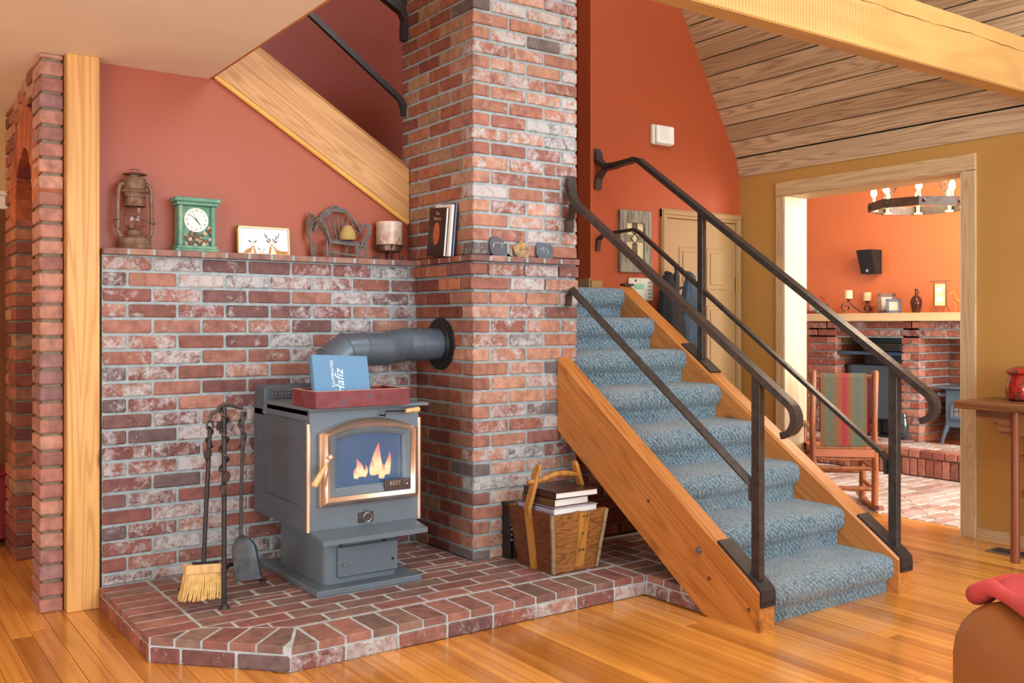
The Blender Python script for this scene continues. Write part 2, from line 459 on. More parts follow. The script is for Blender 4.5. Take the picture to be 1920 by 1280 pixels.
# ---- plank floor
fl = struct('floor', MB().box(-3.2, X_Y + 0.22, -3.2, 6.4, -0.06, -0.006), 'fir', 'glossy orange fir plank floor of the living room')
pw = 0.0765; r = random.Random(5); PC = {}
nx = int((X_Y + 1.0) / pw)
for i in range(nx + 1):
    x0 = -1.0 + i * pw; x1 = min(x0 + pw, X_Y)
    if x1 - x0 < 0.01: continue
    if x0 > 0.98 and x1 < 2.9: ye = 3.53 if x1 < 1.27 else 3.13
    elif x0 >= 2.9 and x1 < 3.95: ye = 2.75
    elif x0 > X_Y: continue
    else: ye = 4.62 if x0 > 0.8 else 6.2
    y = 0.35 - r.uniform(0, 1.6)
    while y < ye - 0.02:
        L = r.uniform(1.8, 3.4); y2 = min(y + L, ye)
        if ye - y2 < 0.35: y2 = ye
        g = 0.001
        mb = MB().cbox(-(x1 - x0) / 2 + g, (x1 - x0) / 2 - g, -(y2 - y) / 2 + g, (y2 - y) / 2 - g, -0.012, 0.0, 0.0012)
        mb.build('plank', 'fir', fl, False, ((x0 + x1) / 2, (y + y2) / 2, 0.0))
        y = y2
# ---- vents of the setting: cream ceiling, lid of the high space
struct('ceiling', MB().box(-3.2, 1.385, -3.2, 6.4, Z_C, Z_C + 0.03).box(1.355, 1.385, -3.2, Y_R, Z_C + 0.03, Z_C + 0.32), 'cream', 'smooth cream ceiling over the left side of the room')
struct('trim_1', MB().box(1.385, 1.397, -3.2, Y_R, Z_C, Z_C + 0.03), 'stair_fir', 'thin wooden edge strip along the cream ceiling opening')
struct('sky_lid', MB().box(1.38, 2.2, -3.2, 6.4, 4.5, 4.55).box(4.2, 5.4, -3.2, 6.4, 4.5, 4.55).box(2.2, 4.2, -3.2, 0.2, 4.5, 4.55).box(2.2, 4.2, 2.2, 6.4, 4.5, 4.55).box(1.30, 1.36, -3.2, 6.4, Z_C + 0.32, 4.5), 'cream', 'unseen lid added over the high space to keep sky light out')  # unseen flat lid, added to block sky light outside one opening
# ---- sloped board ceiling
vt = sroot('ceiling_vault', 'steep sloped ceiling of limed brown boards over the doorway')
sx, sz = 5.176, 2.373
dx, dz = (4.70 - 5.176) / 7.6, (3.208 - 2.373) / 7.6
ln = math.hypot(dx, dz); dx /= ln; dz /= ln
bw = 0.1215; nxv, nzv = -dz, dx   # normal into the room is (-dz, dx) reversed below
prof = [((5.216, 2.236), (5.178, 2.370))]
p = (sx, sz)
for k in range(18):
    q = (p[0] + dx * bw, p[1] + dz * bw); prof.append((p, q)); p = q
for k, (a, b) in enumerate(prof):
    ux, uz = b[0] - a[0], b[1] - a[1]; l = math.hypot(ux, uz); ux /= l; uz /= l
    ox, oz = -uz * -0.02, ux * -0.02
    ox, oz = (uz * 0.02, -ux * 0.02)
    g = 0.0035
    A = (a[0] + ux * g, a[1] + uz * g); B = (b[0] - ux * g, b[1] - uz * g)
    cxm, czm = (a[0] + b[0]) / 2, (a[1] + b[1]) / 2
    poly = [(A[0] - cxm, A[1] - czm), (B[0] - cxm, B[1] - czm), (B[0] + ox - cxm, B[1] + oz - czm), (A[0] + ox - cxm, A[1] + oz - czm)]
    y0 = -3.2
    MB().prism(poly, -3.9, 3.9, 'Y').build('ceiling_board', 'vault', vt, False, (cxm, Y_O - 3.9, czm))
bk = MB().prism([(5.24, 2.23), (5.20, 2.376), (p[0] + 0.024, p[1]), (p[0] + 0.09, p[1]), (5.4, 2.3)], -3.2, Y_O, 'Y')
bk.build('backing', 'black', vt)
# ---- ochre wall with doorway to the den
DY0, DY1, DZ = 2.967, 4.21, 2.066
XB = X_Y + 0.2
wl = struct('wall_right', MB().box(X_Y, XB, -3.2, DY0 - 0.02, 0, 2.34).box(X_Y, XB, DY1 + 0.02, Y_O + 0.1, 0, 2.34).box(X_Y, XB, DY0 - 0.02, DY1 + 0.02, DZ + 0.02, 2.34), 'yellow', 'ochre yellow wall with the cased doorway to the den')
tr = sroot('trim_2', 'limed oak casing and jambs around the den doorway')
MB().cbox(X_Y - 0.02, X_Y, DY0 - 0.083, DY0, 0, DZ, 0.003).build('side_casing', 'casing', tr)
MB().cbox(X_Y - 0.02, X_Y, DY1, DY1 + 0.072, 0, DZ, 0.003).build('side_casing', 'casing', tr)
MB().cbox(X_Y - 0.022, X_Y, DY0 - 0.083, DY1 + 0.072, DZ + 0.002, DZ + 0.095, 0.003).build('head_casing', 'casing_y', tr)
M['jamb'] = woodmat('pale_jamb', (206, 196, 164), (176, 160, 122), 'Z', 0.5, 20, 4, 0.6, 7, 0.5)
MB().box(X_Y - 0.018, XB + 0.01, DY1 - 0.006, DY1 + 0.02, 0, DZ + 0.005).build('jamb', 'jamb', tr)
MB().box(X_Y - 0.018, XB + 0.01, DY0 - 0.02, DY0 + 0.006, 0, DZ + 0.005).build('jamb', 'jamb', tr)
MB().box(X_Y - 0.018, XB + 0.01, DY0, DY1, DZ - 0.004, DZ + 0.02).build('head_jamb', 'casing_y', tr)
MB().box(X_Y - 0.01, X_Y + 0.0, -3.2, DY0 - 0.084, 0.0, 0.062).build('x', 'casing_y').name = 'baseboard_right'
tag(bpy.data.objects['baseboard_right'], 'low brown wooden baseboard along the ochre wall', None, None, 'structure')
# ---- orange wall behind the stairs, with door
OX0 = 3.841
struct('wall_back', MB().box(OX0, X_Y, Y_O, Y_O + 0.12, 0, 4.5), 'orange', 'tall orange wall behind the staircase')
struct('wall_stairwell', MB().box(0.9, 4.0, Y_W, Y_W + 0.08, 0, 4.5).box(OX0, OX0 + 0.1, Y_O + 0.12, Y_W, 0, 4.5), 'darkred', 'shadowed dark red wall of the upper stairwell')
# red wall over the ledge, cut under the upper flight: bottom of the upper stringer from (1.40,2.35) to (2.44,1.722)
rw = MB().prism([(0.76, 0.0), (2.6, 0.0), (2.6, 1.63), (2.437, 1.73), (1.44, 2.335), (1.44, Z_C + 0.001), (0.76, Z_C + 0.001)], Y_R, Y_R + 0.08, 'Y')
struct('wall_ledge', rw, 'red', 'terracotta red wall above the brick mantel ledge')
# ---- living-room walls that close the space (with window openings)
struct('wall_front', MB().box(-3.2, 0.1, -3.2, -3.1, 0, 4.5).box(4.7, 5.4, -3.2, -3.1, 0, 4.5).box(0.1, 4.7, -3.2, -3.1, 0, 0.45).box(0.1, 4.7, -3.2, -3.1, 3.35, 4.5), 'cream', 'cream window wall behind the viewer')
struct('wall_left', MB().box(-3.2, -2.9, -3.2, -0.7, 0, Z_C).box(-3.2, -2.9, 1.9, 6.4, 0, Z_C).box(-3.2, -2.9, -0.7, 1.9, 0, 0.65).box(-3.2, -2.9, -0.7, 1.9, 2.35, 2.36), 'yellow', 'ochre wall at the far left side of the room')
hw = struct('wall_hall', MB().box(-3.2, 0.9, 6.2, 6.3, 0, Z_C).box(0.86, 0.9, 5.4, 6.2, 0, Z_C), 'tan', 'warm tan hall wall seen past the brick arch')
M['dk_door'] = woodmat('dark_hall_door', (120, 72, 34), (84, 46, 20), 'Z', 0.4, 14, 2, 0.6)
d2 = sroot('door_2', 'dark brown hall door with white casing at the left edge')
MB().cbox(0.1, 0.84, 6.15, 6.2, 0.0, 1.86, 0.004).build('leaf', 'dk_door', d2)
MB().cbox(0.0, 0.86, 6.16, 6.2, 1.86, 1.94, 0.006).cbox(0.0, 0.86, 6.14, 6.2, 1.94, 1.965, 0.006).build('head_casing', 'white', d2)
M['hall_red'] = plain('red_lacquer', (120, 28, 24), 0.3)
hc = thing('hall_chest', 'low dark red chest standing by the hall door', 'chest', (0.5, 5.95, 0))
MB().cbox(-0.3, 0.3, -0.15, 0.15, 0.04, 0.38, 0.006).build('body', 'hall_red', hc)
MB().cbox(-0.31, 0.31, -0.16, 0.16, 0.38, 0.41, 0.006).build('lid', 'hall_red', hc)
for sx_ in (-0.26, 0.26):
    for sy_ in (-0.12, 0.12): MB().cbox(sx_ - 0.02, sx_ + 0.02, sy_ - 0.02, sy_ + 0.02, 0, 0.04, 0.003).build('foot', 'hall_red', hc)

# ---- brick wall behind the stove
wb = struct('wall_brick', MB().box(0.905, 2.60, Y_B + 0.007, Y_R + 0.001, 0.0, Z_S - 0.006), 'mortar', 'lime washed red brick wall behind the wood stove')
ztop = Z_S - 0.0275
k = 0
z1 = ztop - JT * 0.6
WX0, WX1 = 0.906, 2.43
while z1 > Z_H + 0.01:
    z0 = max(z1 - BH, Z_H + 0.001)
    for (a, b) in run(WX0, WX1, 0.0945 if k % 2 else BL):
        brick(wb, a, b, Y_B, Y_B + BW, z0, z1, 'hearth', 0.5)
    z1 -= CH; k += 1
for i, (a, b) in enumerate(run(WX0 - 0.002, 2.392, 0.094, 0.094)):      # ledge capping, brick ends
    brick(wb, a, b, Y_B - 0.035, Y_R - 0.001, Z_S - 0.0275, Z_S, 'cap', 0.1, cham=0.002, jit=.0005)
MB().box(WX0, 2.40, Y_B - 0.0335, Y_R - 0.002, Z_S - 0.026, Z_S - 0.0015).build('mortar_bed', 'mortar', wb)
# ---- brick arch wall along the hall
AX0, AX1 = 0.674, 0.764; AY0, AY1, AY2, AY3 = 4.361, 4.56, 5.41, 5.74; AS = 0.045   # the far pier stands a little further in
ar = struct('wall_arch', MB().box(AX0 + 0.011, AX1 - 0.008, AY0 + 0.012, AY1 - 0.012, 0, Z_C).box(AX0 + AS + 0.011, AX1 + AS - 0.008, AY2 + 0.012, AY3, 0, Z_C).box(AX0 + 0.06, AX1 + AS * .5, AY1 - 0.05, AY2 + 0.05, 2.2, Z_C), 'mortar_tan', 'orange brick wall with an arched opening at the left')
k = 0; z0 = 0.0
while z0 < Z_C - 0.02:
    z1 = min(z0 + BH, Z_C - 0.001)
    brick(ar, AX0, AX1, AY0, AY1, z0, z1, 'arch', 0.12)
    for (a, b) in run(AY2, AY3, BL if k % 2 else 0.12): brick(ar, AX0 + AS, AX1 + AS, a, b, z0, z1, 'warm', 0.04)
    z0 += CH; k += 1
# arch voussoirs on end
AC, ASP = (AY1 + AY2) / 2, 1.72; AR = (AY2 - AY1) / 2; RISE = 0.30
nv = 17
for i in range(nv):
    t = PI * (i + 0.5) / nv
    cy, cz = AC - AR * math.cos(t), ASP + RISE * math.sin(t)
    ang = math.atan2(RISE * math.cos(t), AR * math.sin(t))
    wv = AR * PI / nv * 0.80
    key = ('v', i % 2)
    if key not in BCACHE: BCACHE[key] = MB().cbox(-0.046, 0.046, -wv / 2, wv / 2, 0, 0.19, 0.004, 0.001, BR).mesh('brick', 'brick')
    o = mkobj('brick', BCACHE[key], ar, ((AX0 + AX1) / 2 + AS * (cy - AY1) / (AY2 - AY1), cy, cz), (ang, 0, 0))
    c = lin(BR.choice(PAL['warm'])); o.color = (c[0], c[1], c[2], 0.03)
# courses above the arch
for z0 in (2.205, 2.272):
  for (a, b) in run(AY1 + JT, AY2 - JT, BL): brick(ar, AX0 + 0.002 + AS * ((a + b) / 2 - AY1) / (AY2 - AY1), AX1 + AS * ((a + b) / 2 - AY1) / (AY2 - AY1), a, b, z0, z0 + BH, 'warm', 0.05)
# ---- timber post
ps = thing('timber_post', 'rough fir post standing between the brick arch and the brick wall', 'post', (0.83, 4.36, 0))
pm = MB().cbox(-0.062, 0.066, -0.055, 0.055, 0.0, Z_C, 0.004).build('post', 'post', ps)
# ---- den beyond the doorway
DX1 = 7.46
dfl = struct('floor_den', MB().box(XB, 8.2, 1.0, 7.2, -0.06, -0.008), 'mortar_lt', 'pale worn brick paver floor of the den')
PAL['den_floor'] = [(196, 172, 162), (184, 150, 138), (204, 188, 180), (176, 138, 124), (210, 200, 194)]
for (i, y) in enumerate([3.0 + 0.107 * k for k in range(26)]):
    for (a, b) in run(5.425, 6.96, 0.1 if i % 2 else 0.2):
        brick(dfl, a, b, y, y + 0.096, -0.04, 0.0, 'den_floor', 0.5, 'paver', name='paver')
struct('wall_den_back', MB().box(7.5, 8.0, 5.70, 7.2, 0, 2.8).box(7.5, 8.0, 1.0, 5.70, 1.2, 2.8).box(7.92, 8.0, 1.0, 5.70, 0, 1.2), 'den_orange', 'bright orange fireplace wall of the den')
struct('wall_den_side', MB().box(XB, 7.6, 7.1, 7.2, 0, 2.8).box(XB, 5.6, 0.9, 1.0, 0, 2.8).box(7.2, 7.6, 0.9, 1.0, 0, 2.8).box(5.6, 7.2, 0.9, 1.0, 0, 0.6).box(5.6, 7.2, 0.9, 1.0, 2.4, 2.8), 'den_orange', 'orange side walls of the den')
struct('ceiling_den', MB().box(XB, 7.6, 0.9, 7.2, 2.72, 2.8), 'white', 'white ceiling of the den')

# =================================================================== LARGE OBJECTS
# ---- hearth platform
he = thing('brick_hearth', 'low brick hearth platform with angled corner under the wood stove', 'hearth', (0, 0, 0))
HA, HB, HR = (0.886, 3.514), (1.263, 3.122), 2.918
ZP = Z_H - 0.028
CHX = 2.425
core = [(HA[0] + .0095, Y_B - .001), (HA[0] + .0095, HA[1] + .004), (HB[0] + .004, HB[1] + .0095), (HR + .0095, HB[1] + .0095), (HR + .0095, 2.62), (3.85, 2.62), (3.85, 3.80), (CHX, 3.80), (CHX, Y_B - .001)]
MB().prism(core, 0.001, Z_H - 0.0022, 'Z').build('mortar_bed', 'mortar_lt', he)
BD = 0.20
L0 = HA[0] + BD
jn = (1.363, HB[1] + BD)           # inner joint where the front border meets the diagonal
dlx, dly = HB[0] - HA[0], HB[1] - HA[1]; dl = math.hypot(dlx, dly); dnx, dny = -dly / dl, dlx / dl
# left border, front border, diagonal border, field
pave(he, [(HA[0], HA[1]), (L0, HA[1]), (L0, Y_B), (HA[0], Y_B)], 0, ZP, Z_H, BD, 0.086, 0, HA[0], HA[1])
pave(he, [(HB[0], HB[1]), (HR, HB[1]), (HR, HB[1] + BD), (jn[0], jn[1]), (HB[0] + 0.05, HB[1] + 0.10)], 0, ZP, Z_H, 0.094, BD, 0, HB[0], HB[1])
pave(he, [HA, HB, (HB[0] + 0.05, HB[1] + 0.10), jn, (L0, HA[1])], math.atan2(dly, dlx), ZP, Z_H, 0.092, 0.4, 0, HA[0], HA[1])
pave(he, [(L0, HA[1]), jn, (HR, jn[1]), (HR, 3.766), (2.423, 3.766), (L0, 3.766)][0:4] + [(L0, 3.766)], 0, ZP, Z_H, BL, 0.0835, 0.5, L0, 3.33)
pave(he, [(L0, 3.766), (2.423, 3.766), (2.423, Y_B), (L0, Y_B)], 0, ZP, Z_H, BL, 0.0835, 0.5, L0, 3.33)
# strip under the stairs
pave(he, [(HR, 2.63), (HR + 0.2, 2.63), (HR + 0.2, HB[1] + BD), (HR, HB[1] + BD)], 0, ZP, Z_H, 0.2, 0.094, 0, HR, HB[1])
pave(he, [(HR + 0.2, 2.63), (3.84, 2.63), (3.84, 3.762), (HR + 0.2, 3.762)], PI / 2, ZP, Z_H, BL, 0.0835, 0.5, HR + 0.2, HB[1])
pave(he, [(HR, HB[1] + BD), (HR + 0.2, HB[1] + BD), (HR + 0.2, 3.762), (HR, 3.762)], PI / 2, ZP, Z_H, BL, 0.0835, 0.5, HR + 0.2, HB[1])
# face bricks under the capping
zf0, zf1 = 0.001, ZP - 0.008
for (a, b) in run(HB[0] + .006, HR, 0.2): brick(he, a, b, HB[1] + 0.003, HB[1] + 0.09, zf0, zf1, 'hearth', 0.5)
for (a, b) in run(2.64, HB[1] - 0.004, 0.13): brick(he, HR + 0.003, HR + 0.09, a, b, zf0, zf1, 'hearth', 0.35)
for (a, b) in run(HA[1] + .008, Y_B - .01, 0.11, 0.11): brick(he, HA[0] + 0.003, HA[0] + 0.09, a, b, zf0, zf1, 'warm', 0.03)
da = math.atan2(dly, dlx)
for (a, b) in run(0.012, dl - 0.006, 0.11):
    m = (a + b) / 2; L = b - a
    o = brick(he, -L / 2, L / 2, -0.04, 0.04, zf0, zf1, 'hearth', 0.35, rot=da)
    o.location = (HA[0] + dlx / dl * m + dnx * 0.043, HA[1] + dly / dl * m + dny * 0.043, (zf0 + zf1) / 2)

# ---- chimney
ch = thing('brick_chimney', 'tall square red brick chimney column beside the staircase', 'chimney', (0, 0, 0))
CXa, CXb, CYa, CYb = 2.423, 3.049, 3.764, 4.46
MB().box(CXa + .007, CXb - .007, CYa + .007, Y_B - .001, Z_H, 1.54).box(CXa + .007, CXb - .007, CYa + .007, CYb, 1.5, 3.02).build('mortar_core', 'mortar', ch)
MB().box(CXa - 0.0305, CXb - .014, CYa - 0.0325, CYa + .05, Z_S - .026, Z_S - .0015).box(CXa - .0305, CXa + .05, CYa, Y_B - .036, Z_S - .026, Z_S - .0015).build('ledge_mortar', 'mortar', ch)
def chim_course(k, z0, z1, out, yb):
    xa, ya = CXa - out, CYa - out * 0.6
    if k % 2:
        first = True
        for (a, b) in run(xa, CXb, BL + out): brick(ch, a, b, ya, ya + BW, z0, z1, 'chim', 0.52)
        for (a, b) in run(ya + BW + JT, yb, BL): brick(ch, xa, xa + BW, a, b, z0, z1, 'warm', 0.10)  # left face: its shade is put into darker, warmer brick colours
    else:
        sp = run(xa, CXb, BW)
        for (a, b) in run(ya, yb, BL + out * 0.6): brick(ch, xa, xa + BW, a, b, z0, z1, 'chim' if a == ya else 'warm', 0.16)  # bricks behind the corner take the same shaded colours
        for (a, b) in sp[1:]: brick(ch, a, b, ya, ya + BW, z0, z1, 'chim', 0.52)
k = 0; z1 = ztop - JT * 0.6
while z1 > Z_H + 0.01:
    z0 = max(z1 - BH, Z_H + 0.001)
    chim_course(k, z0, z1, (0.022, 0.017, 0.011, 0.005)[k] if k < 4 else 0.0, Y_B)
    z1 -= CH; k += 1
for (a, b) in run(CXa - 0.032, CXb - 0.012, 0.105, 0.094): brick(ch, a, b, CYa - 0.034, CYa + 0.06, Z_S - .0275, Z_S, 'cap', 0.12, cham=.002, jit=.0005)
for (a, b) in run(CYa + 0.072, Y_B - 0.036, 0.085, 0.085): brick(ch, CXa - 0.032, CXa + 0.06, a, b, Z_S - .0275, Z_S, 'warm', 0.05, cham=.002, jit=.0005)  # left ledge coloured with the shade of its face
z0 = Z_S + 0.006; k = 1
while z0 < 2.98:
    chim_course(k, z0, z0 + BH, 0.0, CYb)
    z0 += CH; k += 1
# dark brick return under the stairs
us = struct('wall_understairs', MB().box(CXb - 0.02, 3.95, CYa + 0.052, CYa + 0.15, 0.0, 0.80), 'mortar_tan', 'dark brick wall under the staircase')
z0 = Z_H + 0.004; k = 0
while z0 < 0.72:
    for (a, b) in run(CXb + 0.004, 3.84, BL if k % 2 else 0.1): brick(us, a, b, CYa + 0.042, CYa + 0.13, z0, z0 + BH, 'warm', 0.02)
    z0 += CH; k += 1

# ---- carpeted staircase
st = thing('staircase', 'blue carpeted staircase between two heavy fir stringers', 'staircase', (0, 0, 0))
SL = 0.685; SY0, SZ0 = 2.482, 0.163
def stringer(x0, x1, yend, c=0.014):
    zt = lambda y: SZ0 + SL * (y - SY0)
    mb = MB()
    pr = [(SY0, 0.0), (SY0, SZ0), (yend, zt(yend)), (yend, zt(yend) - 0.363), (2.771, 0.0)]
    cz = 0.012
    top = [(SY0 + 0.0, SZ0 - cz), (yend, zt(yend) - cz)]
    # body with chamfered upper edges
    outer = [(SY0, 0.0), (SY0, SZ0 - cz), (yend, zt(yend) - cz), (yend, zt(yend) - 0.363), (2.771, 0.0)]
    n = 5; vs = [(x0, y, z) for y, z in outer] + [(x1, y, z) for y, z in outer]
    a = len(vs); vs += [(x0 + c, SY0, SZ0), (x0 + c, yend, zt(yend)), (x1 - c, SY0, SZ0), (x1 - c, yend, zt(yend))]
    fs = [(0, 1, 2, 3, 4), (9, 8, 7, 6, 5), (0, 5, 6, a + 2, a, 1), (2, a + 1, a + 3, 7, 8, 3), (3, 8, 9, 4), (4, 9, 5, 0), (1, a, a + 1, 2), (a, a + 2, a + 3, a + 1), (a + 2, 6, 7, a + 3)]
    mb.add(vs, fs)
    return mb
s1 = build_rot(stringer(2.918, 3.006, CYa - 0.006), 'stringer', 'stair_fir', st, 'X', math.atan(SL), (0, 3.0, .4))
s2 = build_rot(stringer(3.842, 3.944, 4.335), 'stringer', 'stair_fir', st, 'X', math.atan(SL), (3.842, 3.0, .4))
def unrot(mb, o):
    R_ = o.rotation_euler.to_matrix().transposed(); mb.v = [tuple(R_ @ (Vector(q) - o.location)) for q in mb.v]; return mb
for (u, v) in ((1311, 1031),): 
    p = onx(u, v, 2.918); unrot(MB().cyl((2.921, p.y, p.z), (2.912, p.y, p.z), 0.016, n=16).cyl((2.914, p.y, p.z), (2.904, p.y, p.z), 0.009, n=6), s1).build('bolt', 'chrome', s1, True)
M['plug'] = plain('wood_plug', (110, 62, 28), 0.5)
for (u, v) in ((1216, 939), (1330, 1084), (1404, 1143)):
    p = onx(u, v, 2.918); unrot(MB().cyl((2.921, p.y, p.z), (2.9165, p.y, p.z), 0.009, n=12), s1).build('plug', 'plug', s1)
t = NT('blue_loop_carpet'); v = t.coord(sc=(1, 1, 1))
vo = t.n('TexVoronoi', Vector=t.coord(sc=(100, 75, 75), rot=(0, 0, 0.7)), Scale=1.0).outputs['Distance']
w = t.n('TexWave', Vector=t.coord(), Scale=22.0, Distortion=2.5, Detail=2.0, Detail__Scale=3.0); w.bands_direction = 'DIAGONAL'
h = t.math('ADD', t.math('MULTIPLY', t.math('SUBTRACT', 1.0, vo), 0.8), t.math('MULTIPLY', w.outputs['Fac'], 0.25))
col = t.ramp(h, [(0.25, lin((72, 94, 106))), (0.62, lin((110, 134, 145))), (0.95, lin((152, 168, 175)))])
col = t.mix(col, lin((150, 150, 150)), t.ramp(t.noise(v, 4.0, 3), [(0.5, (0, 0, 0)), (0.75, (0.35,) * 3)]))
t.P(Base__Color=col, Roughness=0.95, Sheen__Weight=0.25); t.bump(h, 0.9, 0.008); M['carpet'] = t.m
RIS, RUN, YR0, ZT0 = 0.179, 0.2555, 2.541, 0.166
for k in range(8):
    yr = YR0 + RUN * k; zt = ZT0 + RIS * k; zb = 0.0 if k == 0 else ZT0 + RIS * (k - 1) - 0.002
    yb = yr + RUN + 0.03 if k < 7 else 4.60
    pr = [(yr, zb)]
    pr += [(yr, zt - 0.118), (yr - 0.008, zt - 0.113)]
    for i in range(9):
        a = PI * (0.5 + 0.0) + PI * i / 8          # bulging nosing
        pr.append((yr - 0.012 + 0.026 * -math.sin(PI * i / 8) * 1.0, zt - 0.104 + 0.096 * (1 - math.cos(PI * i / 8)) / 2))
    pr += [(yr + 0.012, zt - 0.001), (yr + 0.05, zt), (yb, zt + 0.0), (yb, zt - 0.12), (yr + 0.04, zt - 0.13), (yr + 0.04, zb)]
    MB().prism(pr, 3.007, 3.841, 'X').build('carpeted_step', 'carpet', st, True, None, 50)
# landing slab below carpet, to the left for the second flight
LZ = ZT0 + RIS * 7
ld = struct('floor_landing', MB().box(2.45, 3.83, 4.605, 5.39, LZ - 0.25, LZ).box(2.45, 3.0, 4.47, 4.605, LZ - .25, LZ), 'carpet', 'stair landing between the two flights')
struct('baseboard_landing', MB().box(OX0 - 0.012, OX0, Y_O, Y_W, LZ, LZ + 0.07).box(OX0, 3.93, Y_O - 0.012, Y_O, LZ - 0.02, LZ + 0.055), 'door', 'tan baseboard at the top landing')
# ---- upper flight
uf = thing('upper_stair_flight', 'upper stair flight with a broad diagonal fir stringer above the red wall', 'staircase', (0, 0, 0))
# face profile in (x,z): bottom edge (1.36,2.386)->(2.43,1.735); top edge offset
USL = (1.735 - 2.386) / (2.43 - 1.36)
def ub(x): return 2.386 + USL * (x - 1.36)
HT = 0.30; YF = 4.375
xa, xb = 1.389, 2.42
pf = lambda o: [(xa, ub(xa)), (xb, ub(xb)), (xb, ub(xb) + HT - o), (xa, ub(xa) + HT - o)]
vs = [(x, YF, z) for x, z in pf(0.035)] + [(x, YF + 0.09, z) for x, z in pf(0.0)]
vs += [(xb, YF + 0.035, ub(xb) + HT), (xa, YF + 0.035, ub(xa) + HT)]
um = MB().add(vs, [(0, 1, 2, 3), (3, 2, 8, 9), (9, 8, 6, 7), (4, 7, 6, 5), (0, 4, 5, 1), (1, 5, 6, 8, 2), (0, 3, 9, 7, 4)])
build_rot(um, 'stringer', 'stair_fir_x', uf, 'Y', -math.atan(USL), (1.9, YF, ub(1.9)))
M['gold_trim'] = woodmat('golden_moulding', (226, 176, 92), (190, 130, 52), 'X', 0.35, 8, 0, 0.4)
MB().tube([(1.40, YF + 0.012, ub(1.40) - 0.012), (2.42, YF + 0.012, ub(2.42) - 0.012)], 0.013, 8).build('moulding', 'gold_trim', uf, True)
for k in range(4):
    x1 = 2.42 - 0.23 * k; z = LZ + 0.16 * (k + 1)
    MB().box(x1 - 0.25, x1, YF + 0.09, 5.39, z - 0.16, z).build('carpeted_step', 'carpet', uf)

# ---- railings of forged iron
def bar(p, q, w, h): return MB().tube([p, q], 1.0, flat=(w, h))
def rail_path(pts, w, h): return MB().tube(pts, 1.0, flat=(w, h))
def scroll(p, d, r, n=10, sweep=1.25):
    """curl in the (y,z) plane from p heading along d (pointing down toward -y)"""
    out = []; cy = p[1] + d[1] * r; 
    return out
def make_rail(name, label, x, yend_kind):
    rl = thing(name, label, 'railing', (0, 0, 0))
    return rl
RS = 0.692
def hand(x, ya, za, tip):   # from (ya,za) down to the scroll end
    pts = []
    yb = 2.385; 
    n = 8
    for i in range(n + 1): y = ya + (yb - ya) * i / n; pts.append((x, y, za - RS * (ya - y)))
    # volute: turn down and back
    cy, cz = pts[-1][1] + 0.02, pts[-1][2] - 0.072
    r0 = 0.072
    a0 = math.atan2(pts[-1][2] - cz, pts[-1][1] - cy)
    for i in range(1, 12):
        a = a0 + i / 11 * 2.75; r = r0 * (1 - 0.18 * i / 11)
        pts.append((x, cy + r * math.cos(a), cz + r * math.sin(a)))
    return pts
r1 = thing('stair_railing', 'near forged iron stair railing ending at the brick chimney', 'railing', (0, 0, 0))
xr = 2.962
hz = lambda y: 1.005 + RS * (y - 2.526)
hp = hand(xr, 3.66, hz(3.66), 0)
MB().tube([(xr + 0.022, 3.735, hz(3.66) + 0.135), (xr + 0.015, 3.728, hz(3.66) + 0.09), (xr + 0.005, 3.70, hz(3.66) + 0.04)] + hp, 1.0, flat=(0.052, 0.026)).build('handrail', 'iron', r1)
MB().cbox(xr - 0.005, xr + 0.05, 3.727, 3.737, hz(3.66) + 0.075, hz(3.66) + 0.15, 0.003).cbox(xr + 0.005, xr + 0.035, 3.722, 3.73, hz(3.66) + 0.105, hz(3.66) + 0.13, 0.003).build('wall_bracket', 'iron', r1)
MB().tube([(xr + 0.022, 3.75, hz(3.66) - 0.13), (xr + 0.022, 3.745, hz(3.66) - 0.07), (xr + 0.01, 3.70, hz(3.66) + 0.005), (xr, 3.62, hz(3.62) - 0.012)], 1.0, flat=(0.048, 0.014)).build('wall_bracket', 'iron', r1)
MB().cbox(xr - 0.016, xr + 0.016, 2.504, 2.548, SZ0 + 0.03, hz(2.526) - 0.012, 0.003).build('post', 'iron', r1)
lz = lambda y: 0.545 + 0.706 * (y - 2.526)
MB().tube([(xr + 0.02, 3.755, lz(3.69) - 0.075), (xr + 0.02, 3.745, lz(3.69) - 0.02), (xr + 0.004, 3.70, lz(3.70))] + [(xr, 3.66 + (2.58 - 3.66) * i / 5, lz(3.66 + (2.58 - 3.66) * i / 5)) for i in range(6)] + [(xr, 2.558, lz(2.57) - 0.012), (xr, 2.553, 0.50)], 1.0, flat=(0.03, 0.018)).build('lower_rail', 'iron', r1)
def foot(par, x, yb):
    zt = lambda y: SZ0 + SL * (y - SY0)
    MB().tube([(x, 2.70, zt(2.70) + 0.005), (x, 2.60, zt(2.60) + 0.005), (x, SY0 + 0.02, zt(SY0 + 0.02) + 0.006), (x, SY0 - 0.004, SZ0 - 0.002), (x, SY0 - 0.007, SZ0 - 0.03), (x, SY0 - 0.007, 0.098)], 1.0, flat=(0.082, 0.010)).build('foot_plate', 'iron_dk', par)
    for dx_ in (-0.022, 0.02):
        MB().cyl((x + dx_, SY0 - 0.010, 0.115), (x + dx_, SY0 - 0.016, 0.115), 0.006, n=8).build('bolt', 'blackm', par)
foot(r1, 2.962, 0)
r2 = thing('stair_railing', 'far forged iron stair railing bracketed to the orange wall', 'railing', (0, 0, 0))
xr = 3.893
hp = hand(xr, 4.22, hz(4.22) - 0.0, 0)
zb = hz(4.22)
MB().tube([(xr, Y_O - 0.012, zb + 0.10), (xr, Y_O - 0.02, zb + 0.05), (xr, Y_O - 0.08, zb + 0.005), (xr, 4.40, zb + 0.002), (xr, 4.25, zb + 0.01)] + hp, 1.0, flat=(0.052, 0.028)).build('handrail', 'iron', r2)
